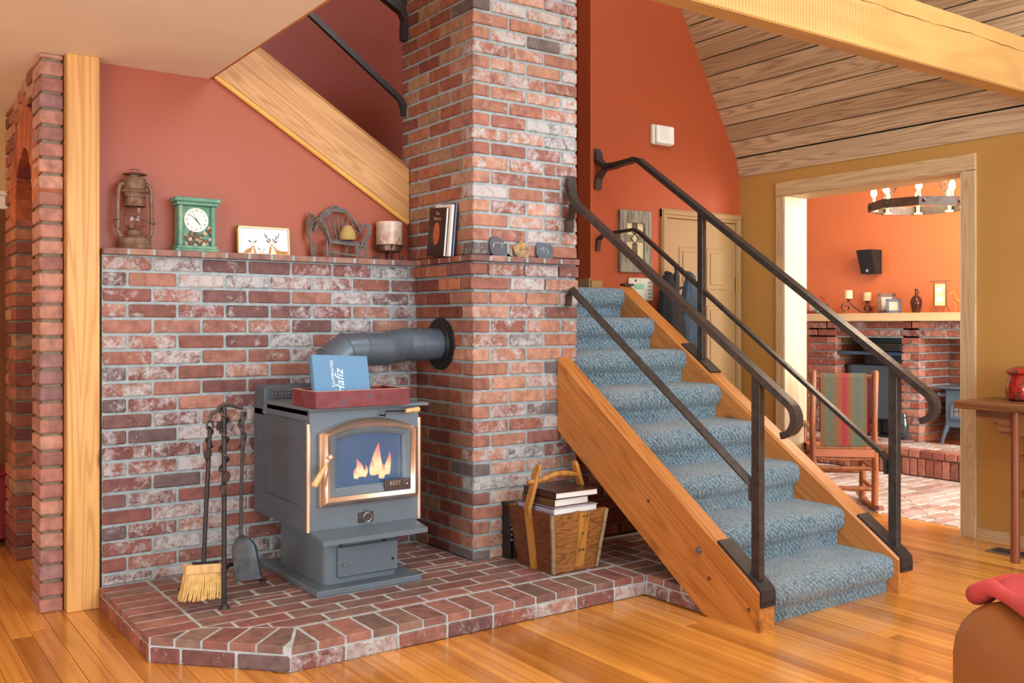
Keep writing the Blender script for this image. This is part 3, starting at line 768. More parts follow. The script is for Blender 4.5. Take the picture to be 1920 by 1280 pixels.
MB().tube([(xr, Y_O - 0.008, zb - 0.13), (xr, Y_O - 0.02, zb - 0.06), (xr, Y_O - 0.07, zb - 0.015), (xr, 4.42, zb - 0.012)], 1.0, flat=(0.052, 0.012)).build('wall_bracket', 'iron', r2)
MB().cbox(xr - 0.027, xr + 0.027, Y_O - 0.012, Y_O - 0.002, zb + 0.05, zb + 0.125, 0.003).build('wall_bracket', 'iron', r2)
MB().cbox(xr - 0.018, xr + 0.018, 2.512, 2.556, SZ0 + 0.03, hz(2.53) - 0.012, 0.003).build('post', 'iron', r2)
MB().cbox(xr - 0.016, xr + 0.016, 3.695, 3.735, SZ0 + SL * (3.715 - SY0), hz(3.715) - 0.012, 0.003).build('post', 'iron', r2)
zz = SZ0 + SL * (3.715 - SY0)
MB().tube([(xr, 3.83, zz + SL * 0.115 + 0.005), (xr, 3.61, zz - SL * 0.105 + 0.005)], 1.0, flat=(0.08, 0.010)).build('foot_plate', 'iron_dk', r2)
l2 = lambda y: 0.60 + 0.700 * (y - 2.579)
MB().tube([(xr, Y_O - 0.008, l2(4.24) - 0.10), (xr, Y_O - 0.02, l2(4.24) - 0.03), (xr, Y_O - 0.07, l2(4.24)), (xr, 4.26, l2(4.24) + 0.006)] + [(xr, 4.22 + (2.60 - 4.22) * i / 6, l2(4.22 + (2.60 - 4.22) * i / 6)) for i in range(7)] + [(xr, 2.576, 0.582), (xr, 2.572, 0.52)], 1.0, flat=(0.028, 0.018)).build('lower_rail', 'iron', r2)
foot(r2, 3.893, 0)
MB().cbox(3.862, 3.935, 4.31, 4.36, SZ0 + SL * (4.335 - SY0) + 0.0, SZ0 + SL * (4.335 - SY0) + 0.014, 0.003).build('end_plate', 'iron_dk', r2)
# upper flight rails fixed to the chimney side
r3 = thing('upper_stair_railing', 'iron railing of the upper flight fixed to the chimney side', 'railing', (0, 0, 0))
yq = 4.42
A = ony(577, 22, yq); B = ony(744, 180, yq)
dv = (A - B).normalized()
MB().tube([tuple(A + dv * 0.35), tuple(B), (B.x + 0.022, yq, B.z - 0.02), (CXa - 0.012, yq, B.z - 0.06), (CXa - 0.009, yq, B.z - 0.10)], 1.0, flat=(0.024, 0.028)).build('lower_rail', 'iron_dk', r3)
A = ony(718, -6, yq); B = ony(752, 22, yq)
dv = (A - B).normalized()
MB().tube([tuple(A + dv * 0.8), tuple(A), tuple(B), (B.x + 0.02, yq, B.z - 0.04), (CXa - 0.010, yq, B.z - 0.10), (CXa - 0.008, yq, B.z - 0.15)], 1.0, flat=(0.045, 0.03)).build('handrail', 'iron_dk', r3)
cc = ony(757, -4, yq)
MB().tube([(cc.x + 0.034 * math.cos(a), yq, cc.z + 0.034 * math.sin(a)) for a in [PI + PI * i / 9 for i in range(10)]], 1.0, flat=(0.045, 0.010)).build('scroll', 'iron', r3)
# ---- tie beam
bm_ = thing('ceiling_beam', 'rough sawn golden timber beam crossing under the sloped ceiling', 'beam', (3.6, 2.45, 2.35))
MB().cbox(-2.1, 1.59, -0.048, 0.048, 0.0, 0.27, 0.006).build('beam', 'beam', bm_)
rr = random.Random(6); zc = .19; pts = []
for i in range(60):
    zc += rr.uniform(-.004, .0036); pts.append((-1.2 + 2.6 * i / 59, -.0478, zc))
MB().tube(pts, [.0008 + .0016 * abs(math.sin(i * .35)) for i in range(60)], 5).build('crack', 'plug', bm_)
# ---- door in the orange wall
d1 = sroot('door_1', 'tan six panel door with moulded casing in the orange wall')
dx0, dx1, dzt = 4.49, 5.155, 1.905
MB().box(dx0, dx1, Y_O - 0.012, Y_O - 0.001, 0.0, dzt).build('leaf', 'door', d1)
for (a, b) in ((4.436, 4.487), (5.158, 5.208)):
    MB().cbox(a, b, Y_O - 0.024, Y_O, 0, dzt + 0.06, 0.003).cbox(a + 0.008, b - 0.02, Y_O - 0.032, Y_O - 0.02, 0, dzt + 0.05, 0.004).build('side_casing', 'door', d1)
MB().cbox(4.436, 5.208, Y_O - 0.025, Y_O, dzt + 0.004, dzt + 0.064, 0.003).cbox(4.444, 5.20, Y_O - 0.033, Y_O - 0.02, dzt + 0.024, dzt + 0.055, 0.004).build('head_casing', 'door', d1)
for (xa_, xb_) in ((4.60, 4.775), (4.865, 5.04)):
    for (za, zc) in ((1.44, 1.72), (0.72, 1.33), (0.16, 0.6)):
        q = MB().cbox(xa_, xb_, Y_O - 0.019, Y_O - 0.011, za, zc, 0.004)
        q.cbox(xa_ + 0.028, xb_ - 0.028, Y_O - 0.026, Y_O - 0.018, za + 0.03, zc - 0.03, 0.006)
        q.build('panel', 'door', d1)
MB().cbox(5.148, 5.160, Y_O - 0.03, Y_O - 0.018, 1.42, 1.53, 0.002).build('hinge', 'brass', d1)

# =================================================================== WOOD STOVE
SX, SY = 1.812, 3.645
wsv = thing('wood_stove', 'grey steel pedestal wood stove with bronze arched glass door', 'stove', (SX, SY, Z_H))
def lz_(z): return z - Z_H
M['firebox'] = plain('sooty_firebrick', (40, 46, 58), 0.9)
t = NT('blue_tinted_glass'); t.P(Base__Color=(0.04, 0.15, 0.32, 1), Roughness=0.06, Alpha=0.62, Specular__IOR__Level=0.8, Coat__Weight=0.6); M['stove_glass'] = t.m
base = MB().cbox(-0.235, 0.252, -0.03, 0.615, 0.0, 0.026, 0.004).build('base_plate', 'stove', wsv)
def rrect(x0, x1, y0, y1, r, n=5, front_only=True):
    pts = []
    for (cx, cy, a0) in ((x0 + r, y0 + r, PI), (x1 - r, y0 + r, 1.5 * PI)):
        for i in range(n + 1): a = a0 + PI / 2 * i / n; pts.append((cx + r * math.cos(a), cy + r * math.sin(a)))
    return pts + [(x1, y1), (x0, y1)]
MB().prism(rrect(-0.172, 0.178, 0.045, 0.52, 0.035), 0.026, 0.275, 'Z').build('pedestal', 'stove', wsv, True)
# ash drawer
def loc_y(u, v, y): p = ony(u, v, y); return (p.x - SX, p.z - Z_H)
a = loc_y(634, 1084, SY + 0.03); b = loc_y(746, 1010, SY + 0.03)
dr = MB().cbox(a[0], b[0], 0.028, 0.046, a[1], b[1], 0.004).build('ash_drawer', 'stove', wsv)
q = loc_y(641, 1058, SY + 0.03); MB().cyl((q[0] + .006, 0.028, q[1]), (q[0] + .006, 0.018, q[1]), 0.007, n=12).ball((q[0] + .006, 0.014, q[1]), 0.006, 8, 6).build('knob', 'chrome', dr, True)
q = loc_y(736, 1046, SY + 0.03); MB().cyl((q[0], 0.028, q[1]), (q[0], 0.024, q[1]), 0.006, n=10).build('screw', 'blackm', dr)
for u in (641, 722):
    q = loc_y(u, 1024, SY + 0.03); MB().cbox(q[0] - .004, q[0] + .004, 0.03, 0.046, q[1], q[1] + 0.03, 0.001).build('hinge_strap', 'blackm', wsv)
# body shell
bx0, bx1, by1 = -0.255, 0.25, 0.575
bz0, bz1 = 0.262, 0.757
ox0, ox1, oz0, oz1 = -0.16, 0.16, 0.40, 0.66
MB().box(bx0, bx0 + .02, 0.02, by1, bz0, bz1).box(bx1 - .02, bx1, 0.02, by1, bz0, bz1).box(bx0, bx1, by1 - .02, by1, bz0, bz1).box(bx0, bx1, 0.02, by1, bz0, bz0 + .02).box(bx0, bx1, 0.02, by1, bz1 - .02, bz1) \
    .box(bx0, bx1, 0.0, 0.02, bz0, oz0).box(bx0, bx1, 0.0, 0.02, oz1, bz1).box(bx0, ox0, 0.0, 0.02, oz0, oz1).box(ox1, bx1, 0.0, 0.02, oz0, oz1).build('body', 'stove', wsv)
MB().box(ox0 - .02, ox1 + .02, 0.30, 0.32, oz0 - .02, oz1 + .02).box(ox0 - .02, ox0, 0.02, 0.3, oz0, oz1).box(ox1, ox1 + .02, 0.02, 0.3, oz0, oz1).box(ox0, ox1, 0.02, 0.3, oz0 - .02, oz0).box(ox0, ox1, 0.02, 0.3, oz1, oz1 + .02).build('firebox', 'firebox', wsv)
# side heat shields with recessed panel
for (xs, sg) in ((bx0, -1), (bx1, 1)):
    xo = xs + sg * 0.012
    lo, hi = min(xs + sg * .001, xo), max(xs + sg * .001, xo)
    mb = MB()
    mb.box(lo, hi, 0.015, 0.085, bz0 - .0, bz1 - .045).box(lo, hi, 0.50, by1 + .03, bz0 + .0, bz1 - .025).box(lo, hi, 0.085, 0.50, bz0, bz0 + 0.10).box(lo, hi, 0.085, 0.50, bz1 - 0.13, bz1 - .045)
    sp = mb.build('side_shield', 'stove_dk', wsv)
    MB().cbox(min(xs, xs + sg * .006), max(xs, xs + sg * .006), 0.082, 0.503, bz0 + .095, bz1 - .125, 0.003).build('panel', 'stove_dk', sp)
for xs in (bx0 - .004, bx1 + .004):
    MB().tube([(xs, 0.004, bz0 + .002), (xs, 0.004, bz1 - .052)], 0.0095, 10).build('corner_trim', 'copper', wsv, True)
MB().cbox(bx0 - .02, bx1 + .028, -0.045, 0.46, bz1 + .001, bz1 + .016, 0.004).build('top_plate', 'stove', wsv)
# warm air riser with pierced grille at the back
wr = MB().cbox(bx0 - .012, bx1 + .012, 0.47, by1 + .03, bz1 - .06, bz1 + .078, 0.01).build('warm_air_riser', 'stove_dk', wsv)
g = MB()
for i in range(30):
    xg = bx0 + 0.03 + i * 0.0155
    for j in range(3): g.tube([(xg + .006 * math.cos(PI / 3 * k), 0.4645, bz1 + .028 + j * .0155 + .006 * math.sin(PI / 3 * k)) for k in range(6)], 0.0016, 4, True)
tag(g.build('grille', 'chrome', wr), None, None, None, 'stuff')
# ash lip
MB().prism([(-0.125, 0.250), (0.0, 0.268), (0.0, 0.25), (-0.108, 0.236), (-0.125, 0.23)], -0.252, 0.225, 'X').build('ash_lip', 'stove', wsv)
# arched door
def arch(x0, x1, zb, zs, zt, n=14, notch=None):
    """outline in (x,z): bottom left, bottom right, up, arch back to the left"""
    pts = [(x0, zb), (x1, zb)] if not notch else [(x0, zb)] + notch + [(x1, notch[-1][1])]
    for i in range(n + 1):
        f = i / n; x = x1 + (x0 - x1) * f
        pts.append((x, zs + (zt - zs) * (1 - (2 * f - 1) ** 2)))
    return pts
def ringp(outer, inner, y_out, y_mid, y_in, y_back):
    n = len(outer); mid = [tuple((a * 0.45 + b * 0.55) for a, b in zip(o, i)) for o, i in zip(outer, inner)]
    vs = [(x, y_back, z) for x, z in outer] + [(x, y_out, z) for x, z in outer] + [(x, y_mid, z) for x, z in mid] + [(x, y_in, z) for x, z in inner] + [(x, y_back, z) for x, z in inner]
    fs = []
    for L in range(5):
        M_ = (L + 1) % 5
        for i in range(n):
            j = (i + 1) % n; fs.append((L * n + i, L * n + j, M_ * n + j, M_ * n + i))
    return MB().add(vs, fs)
yd = SY - 0.045
p0 = loc_y(604, 950, yd); p1 = loc_y(784, 932, yd); pt = loc_y(701, 783, yd); ps0 = loc_y(603, 813, yd); ps1 = loc_y(784, 802, yd)
X0, X1, ZB, ZT = p0[0], p1[0], (p0[1] + p1[1]) / 2, pt[1]; ZS = (ps0[1] + ps1[1]) / 2
FW = 0.036
o_ = arch(X0, X1, ZB, ZS, ZT); i_ = arch(X0 + FW, X1 - FW, ZB + FW, ZS - .012, ZT - FW)
door = ringp(o_, i_, -0.038, -0.056, -0.044, -0.004).build('door', 'copper', wsv, True, None, 50)
GW = 0.034
nt_ = [(X1 - FW - GW - 0.115, ZB + FW + GW - .004), (X1 - FW - GW - 0.095, ZB + FW + GW + .024)]
i1 = arch(X0 + FW + .001, X1 - FW - .001, ZB + FW + .001, ZS - .012, ZT - FW - .001)
i2 = arch(X0 + FW + GW, X1 - FW - GW, ZB + FW + GW, ZS - .03, ZT - FW - GW + .006)
ringp(i1, i2, -0.040, -0.037, -0.028, -0.006).build('door_panel', 'stove', door, True, None, 30)
gl = arch(X0 + FW + GW - .006, X1 - FW - GW + .006, ZB + FW + GW - .006, ZS - .03, ZT - FW - GW + .01)
MB().prism(gl, -0.022, -0.017, 'Y').build('glass', 'stove_glass', door)
npx0, npx1, npz0, npz1 = X1 - FW - 0.125, X1 - FW - 0.004, ZB + FW + .004, ZB + FW + GW + .016
npl = MB().cbox(npx0, npx1, -0.047, -0.036, npz0, npz1, 0.003).build('nameplate', 'iron', door)
me = textmesh('lettering', 'BEST', 0.026, 'chrome', 0.001)
for (m_, x_, z_) in ((me, npx0 + 0.048, npz1 - .017),): mkobj('lettering', m_, door, (x_, -0.0485, z_), (PI / 2, 0, 0))
MB().tube([(npx1 - .02 + .009 * math.cos(a), -0.0485, npz1 - .016 + .009 * math.sin(a)) for a in [0.6 + 5 * i / 9 for i in range(10)]], 0.0018, 5).build('crest', 'chrome', door)
# door handle: knuckle and turned wood grip
h0 = loc_y(618, 857, yd - .01); h1 = loc_y(611, 872, yd - .03); h2 = loc_y(588, 911, yd - .035)
MB().ball((h0[0], -0.062, h0[1]), 0.014, 12, 8).cyl((h0[0], -0.03, h0[1]), (h0[0] - .004, -0.062, h0[1]), 0.012, n=12).tube([(h0[0], -0.066, h0[1]), (h1[0], -0.078, h1[1])], 0.004, 8).build('latch', 'copper', door, True)
MB().tube([(h1[0] + .002, -0.077, h1[1] + .004), (h1[0], -0.078, h1[1]), (h1[0] * .5 + h2[0] * .5, -0.081, h1[1] * .5 + h2[1] * .5), (h2[0], -0.084, h2[1]), (h2[0] - .001, -0.084, h2[1] - .003)], [0.005, 0.0085, 0.0125, 0.0135, 0.009], 12).build('handle', 'handle_wood', door, True)
# damper lever
q0 = loc_y(722, 782, SY - .05); q1 = loc_y(724, 771, SY - .06); q2 = loc_y(762, 770, SY - .06); q3 = loc_y(787, 767, SY - .06)
dm = MB().tube([(q0[0], -0.008, q0[1] + .006), (q0[0], -0.05, q0[1] + .006), (q1[0], -0.058, q1[1]), (q2[0], -0.058, q2[1])], 0.0038, 8).build('damper_lever', 'blackm', wsv, True)
MB().tube([(q2[0] - .004, -0.058, q2[1]), (q2[0], -0.058, q2[1]), (q3[0] - .004, -0.058, q3[1]), (q3[0], -0.058, q3[1])], [0.006, 0.0095, 0.0115, 0.008], 12).build('grip', 'handle_wood', dm, True)
# draught control badge
q = loc_y(686, 969, SY - .005)
bd = MB().cbox(q[0] - .034, q[0] + .034, -0.008, 0.0, q[1] - .021, q[1] + .021, 0.002).build('badge', 'iron', wsv)
MB().tube([(q[0] + .004 + .019 * math.cos(a), -0.012, q[1] + .019 * math.sin(a)) for a in [2 * PI * i / 16 for i in range(16)]], 0.0034, 6, True).tube([(q[0] + .002, -0.012, q[1] + .018), (q[0] - .004, -0.016, q[1] + .034)], 0.003, 6).build('ring', 'chrome', bd, True)
# logs and flames
M['log'] = plain('charred_log', (46, 30, 24), 0.9, 0, 0.5, 40, 0.5)
for (x0, x1, y, z, r_) in ((-0.13, 0.10, 0.12, oz0 + .03, 0.028), (-0.06, 0.14, 0.16, oz0 + .045, 0.03), (-0.1, 0.12, 0.07, oz0 + .02, 0.022)):
    MB().tube([(x0, y, z), ((x0 + x1) / 2, y + .01, z + .006), (x1, y - .01, z)], [r_, r_ * 1.08, r_ * .9], 9).build('log', 'log', wsv, True)
t = NT('flame'); g_ = t.n('SeparateXYZ', Vector=t.n('TexCoord').outputs['Generated']).outputs[2]
fc = t.ramp(g_, [(0.0, lin((255, 190, 90))), (0.35, lin((255, 214, 130))), (0.7, lin((255, 130, 40))), (1.0, lin((230, 60, 20)))])
t.P(Base__Color=(0, 0, 0, 1), Emission__Color=fc, Emission__Strength=8.0); M['flame'] = t.m
for (u, v, h, wd) in ((673, 893, .060, .016), (684, 893, .040, .009), (707, 888, .105, .021), (700, 890, .06, .014), (727, 888, .075, .012), (716, 896, .055, .012), (668, 897, .035, .010)):
    q = loc_y(u, v, SY + .08)
    h *= 1.3; wd *= 1.25
    rr = random.Random(u); pts = []; rs = []
    for i in range(9):
        f = i / 8; pts.append((q[0] + .010 * math.sin(f * 4 + u) * f, 0.08 + .004 * math.cos(f * 5), max(q[1], oz0 + .02) + h * f)); rs.append(wd * max(0.02, (math.sin(PI * (0.16 + .84 * f) ** 0.8) + .02)) * (1 - .35 * f))
    MB().tube(pts, rs, 9).build('flame', 'flame', wsv, True)

# ---- stovepipe
PY = 4.055; PR = 0.079
sp = thing('stovepipe', 'grey steel stovepipe elbow running from the stove into the chimney', 'stovepipe', (1.822, PY - 0.04, Z_H + bz1 + .016))
oz = Z_H + bz1 + .016
M['pipe'] = plain('stovepipe_steel', (92, 104, 116), 0.38, 0.35, 0.08, 14, 0.04)
def P_(x, y, z): return (x - 1.822, y - (PY - 0.04), z - oz)
yA = PY - 0.04
path = [(1.802, yA, oz), (1.802, yA, 0.962), (1.828, yA, 1.038), (1.893, yA, 1.082), (1.975, yA, 1.085), (2.095, PY - .03, 1.084), (2.155, PY - .012, 1.094), (2.215, PY, 1.104), (2.285, PY, 1.104), (2.41, PY, 1.104)]
rad = [1, 1, 1.04, 1.03, 1, .985, 1.0, 1.0, .985, .965]
PV = [Vector(P_(*p)) for p in path]; rings = []; nr = Vector((0, -1, 0))
for i, p in enumerate(PV):
    t_ = ((PV[i] - PV[i - 1]).normalized() if i else Vector((0, 0, 1))) + ((PV[i + 1] - PV[i]).normalized() if i < len(PV) - 1 else Vector((1, 0, 0))); t_.normalize()
    nr = (nr - t_ * nr.dot(t_)).normalized(); bi = t_.cross(nr)
    rings.append([tuple(p + (nr * math.cos(a_) + bi * math.sin(a_)) * PR * rad[i]) for a_ in [2 * PI * k / 28 for k in range(28)]])
for i in range(len(PV) - 1):
    MB().add(rings[i] + rings[i + 1], [(k, (k + 1) % 28, 28 + (k + 1) % 28, 28 + k) for k in range(28)]).build('pipe_section', 'stove_dk' if i == 0 else 'pipe', sp, True, None, 30)
    if i: MB().tube(rings[i], 0.003, 6, True).build('seam_bead', 'stove_dk', sp, True)
MB().tube([P_(2.421, PY, 1.104), P_(2.411, PY, 1.104)], 0.128, 32).tube([P_(2.412, PY, 1.104), P_(2.400, PY, 1.104)], [0.1, 0.086], 32).build('wall_collar', 'blackm', sp, True)

# ---- red tray with book on the stove
ztp = Z_H + bz1 + .0165
a = onz(592, 767, ztp); b = onz(769, 757.5, ztp)
ty = (a.y + b.y) / 2; tw = b.x - a.x
t = NT('worn_red_paint'); v = t.coord()
n = t.noise(v, 14, 5); n2 = t.noise(v, 60, 4)
geo = t.n('NewGeometry').outputs['Pointiness']
t.P(Base__Color=t.mix(t.ramp(n, [(0.35, lin((98, 32, 36))), (0.58, lin((122, 48, 54))), (0.72, lin((84, 66, 80)))]), lin((205, 180, 150)), t.ramp(n2, [(0.68, (0, 0, 0)), (0.74, (0.7,) * 3)])), Roughness=0.5); M['worn_red'] = t.m
M['worn_edge'] = plain('bare_wood_edge', (196, 160, 130), 0.7, 0, 0.4, 60)
tr_ = thing('wooden_tray', 'worn red wooden tray on top of the wood stove', 'tray', (a.x, ty, ztp))
td, th = 0.245, 0.068
for (x0, x1, y0, y1) in ((0, tw, 0, .014), (0, tw, td - .014, td), (0, .014, .014, td - .014), (tw - .014, tw, .014, td - .014)):
    s_ = MB().cbox(x0, x1, y0, y1, 0, th, 0.002).build('side_board', 'worn_red', tr_)
    MB().cbox(x0 + .001, x1 - .001, y0 + .001, y1 - .001, th - .001, th + .0015, 0.001).build('worn_rim', 'worn_edge', s_)
MB().box(.01, tw - .01, .01, td - .01, 0.002, 0.01).build('bottom_board', 'worn_red', tr_)
M['book_blue'] = plain('blue_cloth_cover', (96, 140, 176), 0.6, 0, 0.05, 60)
M['paper'] = plain('book_pages', (232, 230, 222), 0.8, 0, 0.06, 80)
M['ink_white'] = plain('white_lettering', (240, 244, 246), 0.6)
bk = thing('blue_book', 'pale blue hardback book leaning in the red tray', 'book', (a.x + 0.035, ty + 0.085, ztp + 0.013))
bk.rotation_euler = (math.radians(-18), math.radians(2.5), 0)
bwid, bhei = 0.255, 0.21
MB().cbox(0, bwid, 0, .004, 0, bhei, .001).cbox(0, bwid, .024, .028, 0, bhei, .001).cbox(0, .004, 0, .028, 0, bhei, .001).build('cover', 'book_blue', bk)
MB().box(.004, bwid - .006, .004, .024, .004, bhei - .005).build('pages', 'paper', bk)
mkobj('lettering', textmesh('lettering', 'ILLUMINATED', 0.0185, 'ink_white', .0003), bk, (0.088, -0.0006, 0.13), (PI / 2, -PI / 2, 0))
mkobj('lettering', textmesh('lettering', 'Hafiz', 0.055, 'ink_white', .0003, 0.35), bk, (0.118, -0.0006, 0.092), (PI / 2, -PI / 2, 0))

# =================================================================== FIRE TOOLS
ts = thing('fire_tool_stand', 'wrought iron fire tool stand with twining vine and leaves', 'tool stand', (1.225, 3.70, Z_H))
MB().tube([(0, 0, 0.002), (0, 0, 0.012), (0, 0, 0.75), (0, 0, 0.79)], [0.019, 0.0095, 0.0095, 0.009], 10).build('post', 'iron_dk', ts, True)
MB().lathe([(0.023, 0), (0.019, 0.007), (0.010, 0.018)], 14).build('foot', 'iron_dk', ts, True)
for (fx_, fy_) in ((onz(342, 1104, Z_H).x - 1.225, onz(342, 1104, Z_H).y - 3.70), (onz(492, 1088, Z_H).x - 1.225, onz(492, 1088, Z_H).y - 3.70)):
    MB().tube([(0, 0, 0.15), (fx_ * .12, fy_ * .12, 0.158), (fx_ * .45, fy_ * .45, 0.13), (fx_ * .85, fy_ * .85, 0.03), (fx_, fy_, 0.006)], [0.008, 0.0085, 0.0075, 0.007, 0.008], 8).build('leg', 'iron_dk', ts, True)
    MB().lathe([(0.02, 0), (0.018, 0.004), (0.006, 0.008)], 12, (fx_, fy_, 0)).build('foot', 'iron_dk', ts, True)
vine = []
for i in range(70):
    f = i / 69; a_ = f * 2 * PI * 4.3 + 0.8; r_ = 0.0165
    vine.append((r_ * math.cos(a_), r_ * math.sin(a_), 0.80 - 0.33 * f))
MB().tube(vine, [0.0062 * (1 - .3 * i / 69) for i in range(70)], 7).build('vine', 'iron', ts, True)
def leaf(c, ax, w, h, tilt=0.0):
    pts = []
    rows = []
    for i in range(8):
        f = i / 7; ww = w * math.sin(PI * min(1, f * .93 + .07)) ** 0.8 * (1 - .3 * f)
        rows.append([(-ww, -.002 - .006 * abs(1), -h * f), (0, -.006, -h * f), (ww, -.002, -h * f)])
    mb = MB().grid(rows); mb.add([(x, y + .003, z) for r in rows for (x, y, z) in r], [tuple(reversed((i * 3 + j, i * 3 + j + 1, i * 3 + j + 4, i * 3 + j + 3))) for i in range(7) for j in range(2)])
    return mb.xf(Matrix.Translation(c) @ Matrix.Rotation(ax, 4, 'Z') @ Matrix.Rotation(tilt, 4, 'Y'))
for (c, ax, w, h, tl) in (((-.018, -.012, .735), 0.3, .016, .042, .5), ((.012, -.016, .73), -0.2, .016, .04, -.3), ((.004, -.02, .54), 0.1, .021, .055, .15), ((-.012, -.012, .49), 0.0, .018, .05, -.2)):
    leaf(c, ax, w, h, tl).build('leaf', 'iron', ts, True)
MB().tube([(-.056, 0, .745), (-.05, 0, .762), (-.03, -.004, .772), (-.018, -.006, .79), (0, -.004, .80), (.02, 0, .795), (.05, .004, .785), (.078, .006, .777)], 0.007, 8).build('hook_arm', 'iron', ts, True)
# hearth broom
M['straw'] = plain('straw_bristles', (222, 182, 112), 0.8, 0, 0.3, 40, 0.4)
br = thing('hearth_broom', 'short handled straw hearth broom hanging on the iron tool stand', 'broom', (1.156, 3.735, Z_H))
kx = lambda z: 0.024 * (z - 0.19) / 0.5
MB().tube([(kx(.185), 0, 0.185), (kx(.4), 0, 0.4), (kx(.70), 0, 0.70)], 0.0085, 10).build('handle', 'iron_dk', br, True)
MB().tube([(kx(.7) + .012 * math.cos(a_), 0, .715 + .02 * math.sin(a_)) for a_ in [2 * PI * i / 12 for i in range(12)]], 0.0045, 6, True).tube([(kx(.66) + .013 * math.cos(i * .8), .013 * math.sin(i * .8), .63 + .008 * i) for i in range(11)], 0.005, 6).build('handle_loop', 'iron', br, True)
leaf((kx(.62) - .006, -.014, .628), 0.1, .021, .052, .2).build('leaf', 'iron', br, True)
MB().xf(Matrix()).cbox(-.085, .056, -.024, .024, .142, .178, .004).xf(Matrix.Rotation(math.radians(4), 4, 'Y')).build('block', 'handle_wood', br)
MB().cbox(-.055, .045, -.013, .013, .178, .184, .002).xf(Matrix.Rotation(math.radians(4), 4, 'Y')).build('plate', 'blackm', br)
bz = MB(); rr = random.Random(3)
for i in range(30):
    for j in range(5):
        x = -.080 + .131 * i / 29; y = -.017 + .0085 * j
        fl_ = 1.14
        bz.tube([(x, y, .146), (x * 1.06 + rr.uniform(-.003, .003), y * 1.3, .09), (x * fl_ - .004 + rr.uniform(-.004, .004), y * 1.7 + rr.uniform(-.003, .003), .044 + rr.uniform(-.004, .004))], [.0028, .0034, .0022], 5)
tag(bz.xf(Matrix.Rotation(math.radians(4), 4, 'Y')).build('bristles', 'straw', br), None, None, None, 'stuff')
# ash shovel
M['shovel_steel'] = plain('scratched_steel', (110, 122, 132), 0.3, 0.8, 0.3, 30, 0.1)
sv = thing('ash_shovel', 'steel ash shovel hanging on the right of the tool stand', 'shovel', (1.302, 3.712, Z_H))
MB().tube([(0.0, 0, .765), (0, 0, .6), (-.004, 0, .45), (-.006, .0, .285), (-.004, -.004, .27)], 0.007, 9).build('handle', 'iron_dk', sv, True)
MB().tube([(.0 + .014 * math.cos(i * .7), .014 * math.sin(i * .7), .76 - .011 * i) for i in range(14)], [.006 - .0002 * i for i in range(14)], 6).build('vine', 'iron', sv, True)
leaf((.014, -.012, .635), -0.3, .016, .055, -.25).build('leaf', 'iron', sv, True)
rows = []
for i in range(12):
    f = i / 11; hw = .047 * min(1, (f * 3.6 + .001)) ** .5 + .010 * f
    zc = .28 - .19 * f; xc = -.004 + .028 * f
    lip = .016 * (1 - .25 * f)
    rows.append([(xc - hw, -lip - .0, zc), (xc - hw * .92, 0.004, zc), (xc, .012, zc), (xc + hw * .92, 0.004, zc), (xc + hw, -lip, zc)])
mb = MB().grid(rows); n_ = len(mb.v)
mb.add([(x, y + .003, z) for r in rows for (x, y, z) in r], [(i * 5 + j, (i + 1) * 5 + j, (i + 1) * 5 + j + 1, i * 5 + j + 1) for i in range(11) for j in range(4)])
mb.build('pan', 'shovel_steel', sv, True)

# =================================================================== BASKET WITH BOOKS
bc = onz(1038, 1078, Z_H); b2 = onz(1118, 1063, Z_H); b3 = onz(971, 1058, Z_H)
BX, BY = bc.x, bc.y
BKW, BKD = b2.x - bc.x, 0.27
pt_ = ony(1038, 965, BY - 0.02); BHT = pt_.z - Z_H
M['pail'] = woodmat('old_pail_wood', (160, 104, 48), (58, 30, 16), 'X', 0.5, 24, 3, 0.7, 30, 6)
M['pail_dk'] = woodmat('old_pail_dark_wood', (112, 62, 32), (56, 28, 16), 'Y', 0.45, 22, 3, 0.7, 24, 4)
M['pail_rim'] = plain('worn_pail_edge', (150, 128, 96), 0.8, 0, 0.35, 40, 0.4)
M['pail_handle'] = woodmat('yoke_wood', (190, 132, 62), (132, 82, 34), 'Z', 0.4, 14, 3, 0.8, 12, 2)
pk = thing('wooden_pail', 'old square wooden pail with yoke handle holding books on the hearth', 'pail', (BX, BY, Z_H))
fl1 = 0.035
def flare(x, y, z):   # corner position at height z
    k_ = z / BHT
    return (x + (fl1 if x > BKW / 2 else -fl1) * k_, y + (fl1 if y > BKD / 2 else -fl1) * k_, z)
def panel(pa, pb, inward, name, mat, par, th=.014, rag=0.0):
    n_ = 8; vs = []; 
    for s_ in (0, th):
        for i in range(n_ + 1):
            f = i / n_
            for (zz_, ) in ((0.004,), (BHT + (random.uniform(-rag, rag) if rag else 0),)):
                x = pa[0] + (pb[0] - pa[0]) * f; y = pa[1] + (pb[1] - pa[1]) * f
                k_ = zz_ / BHT
                cx_, cy_ = BKW / 2, BKD / 2
                X_ = cx_ + (x - cx_) * (1 + 2 * fl1 / BKW * k_); Y_ = cy_ + (y - cy_) * (1 + 2 * fl1 / BKD * k_)
                vs.append((X_ + inward[0] * s_, Y_ + inward[1] * s_, zz_))
    m_ = 2 * (n_ + 1); fs = []
    for i in range(n_):
        a_ = 2 * i
        fs += [(a_, a_ + 2, a_ + 3, a_ + 1), (m_ + a_, m_ + a_ + 1, m_ + a_ + 3, m_ + a_ + 2), (a_ + 1, a_ + 3, m_ + a_ + 3, m_ + a_ + 1), (a_, m_ + a_, m_ + a_ + 2, a_ + 2)]
    fs += [(0, 1, m_ + 1, m_), (m_ - 2, 2 * m_ - 2, 2 * m_ - 1, m_ - 1)]
    return MB().add(vs, fs).build(name, mat, par)
panel((0, 0), (BKW, 0), (0, 1), 'front_panel', 'pail', pk, rag=.006)
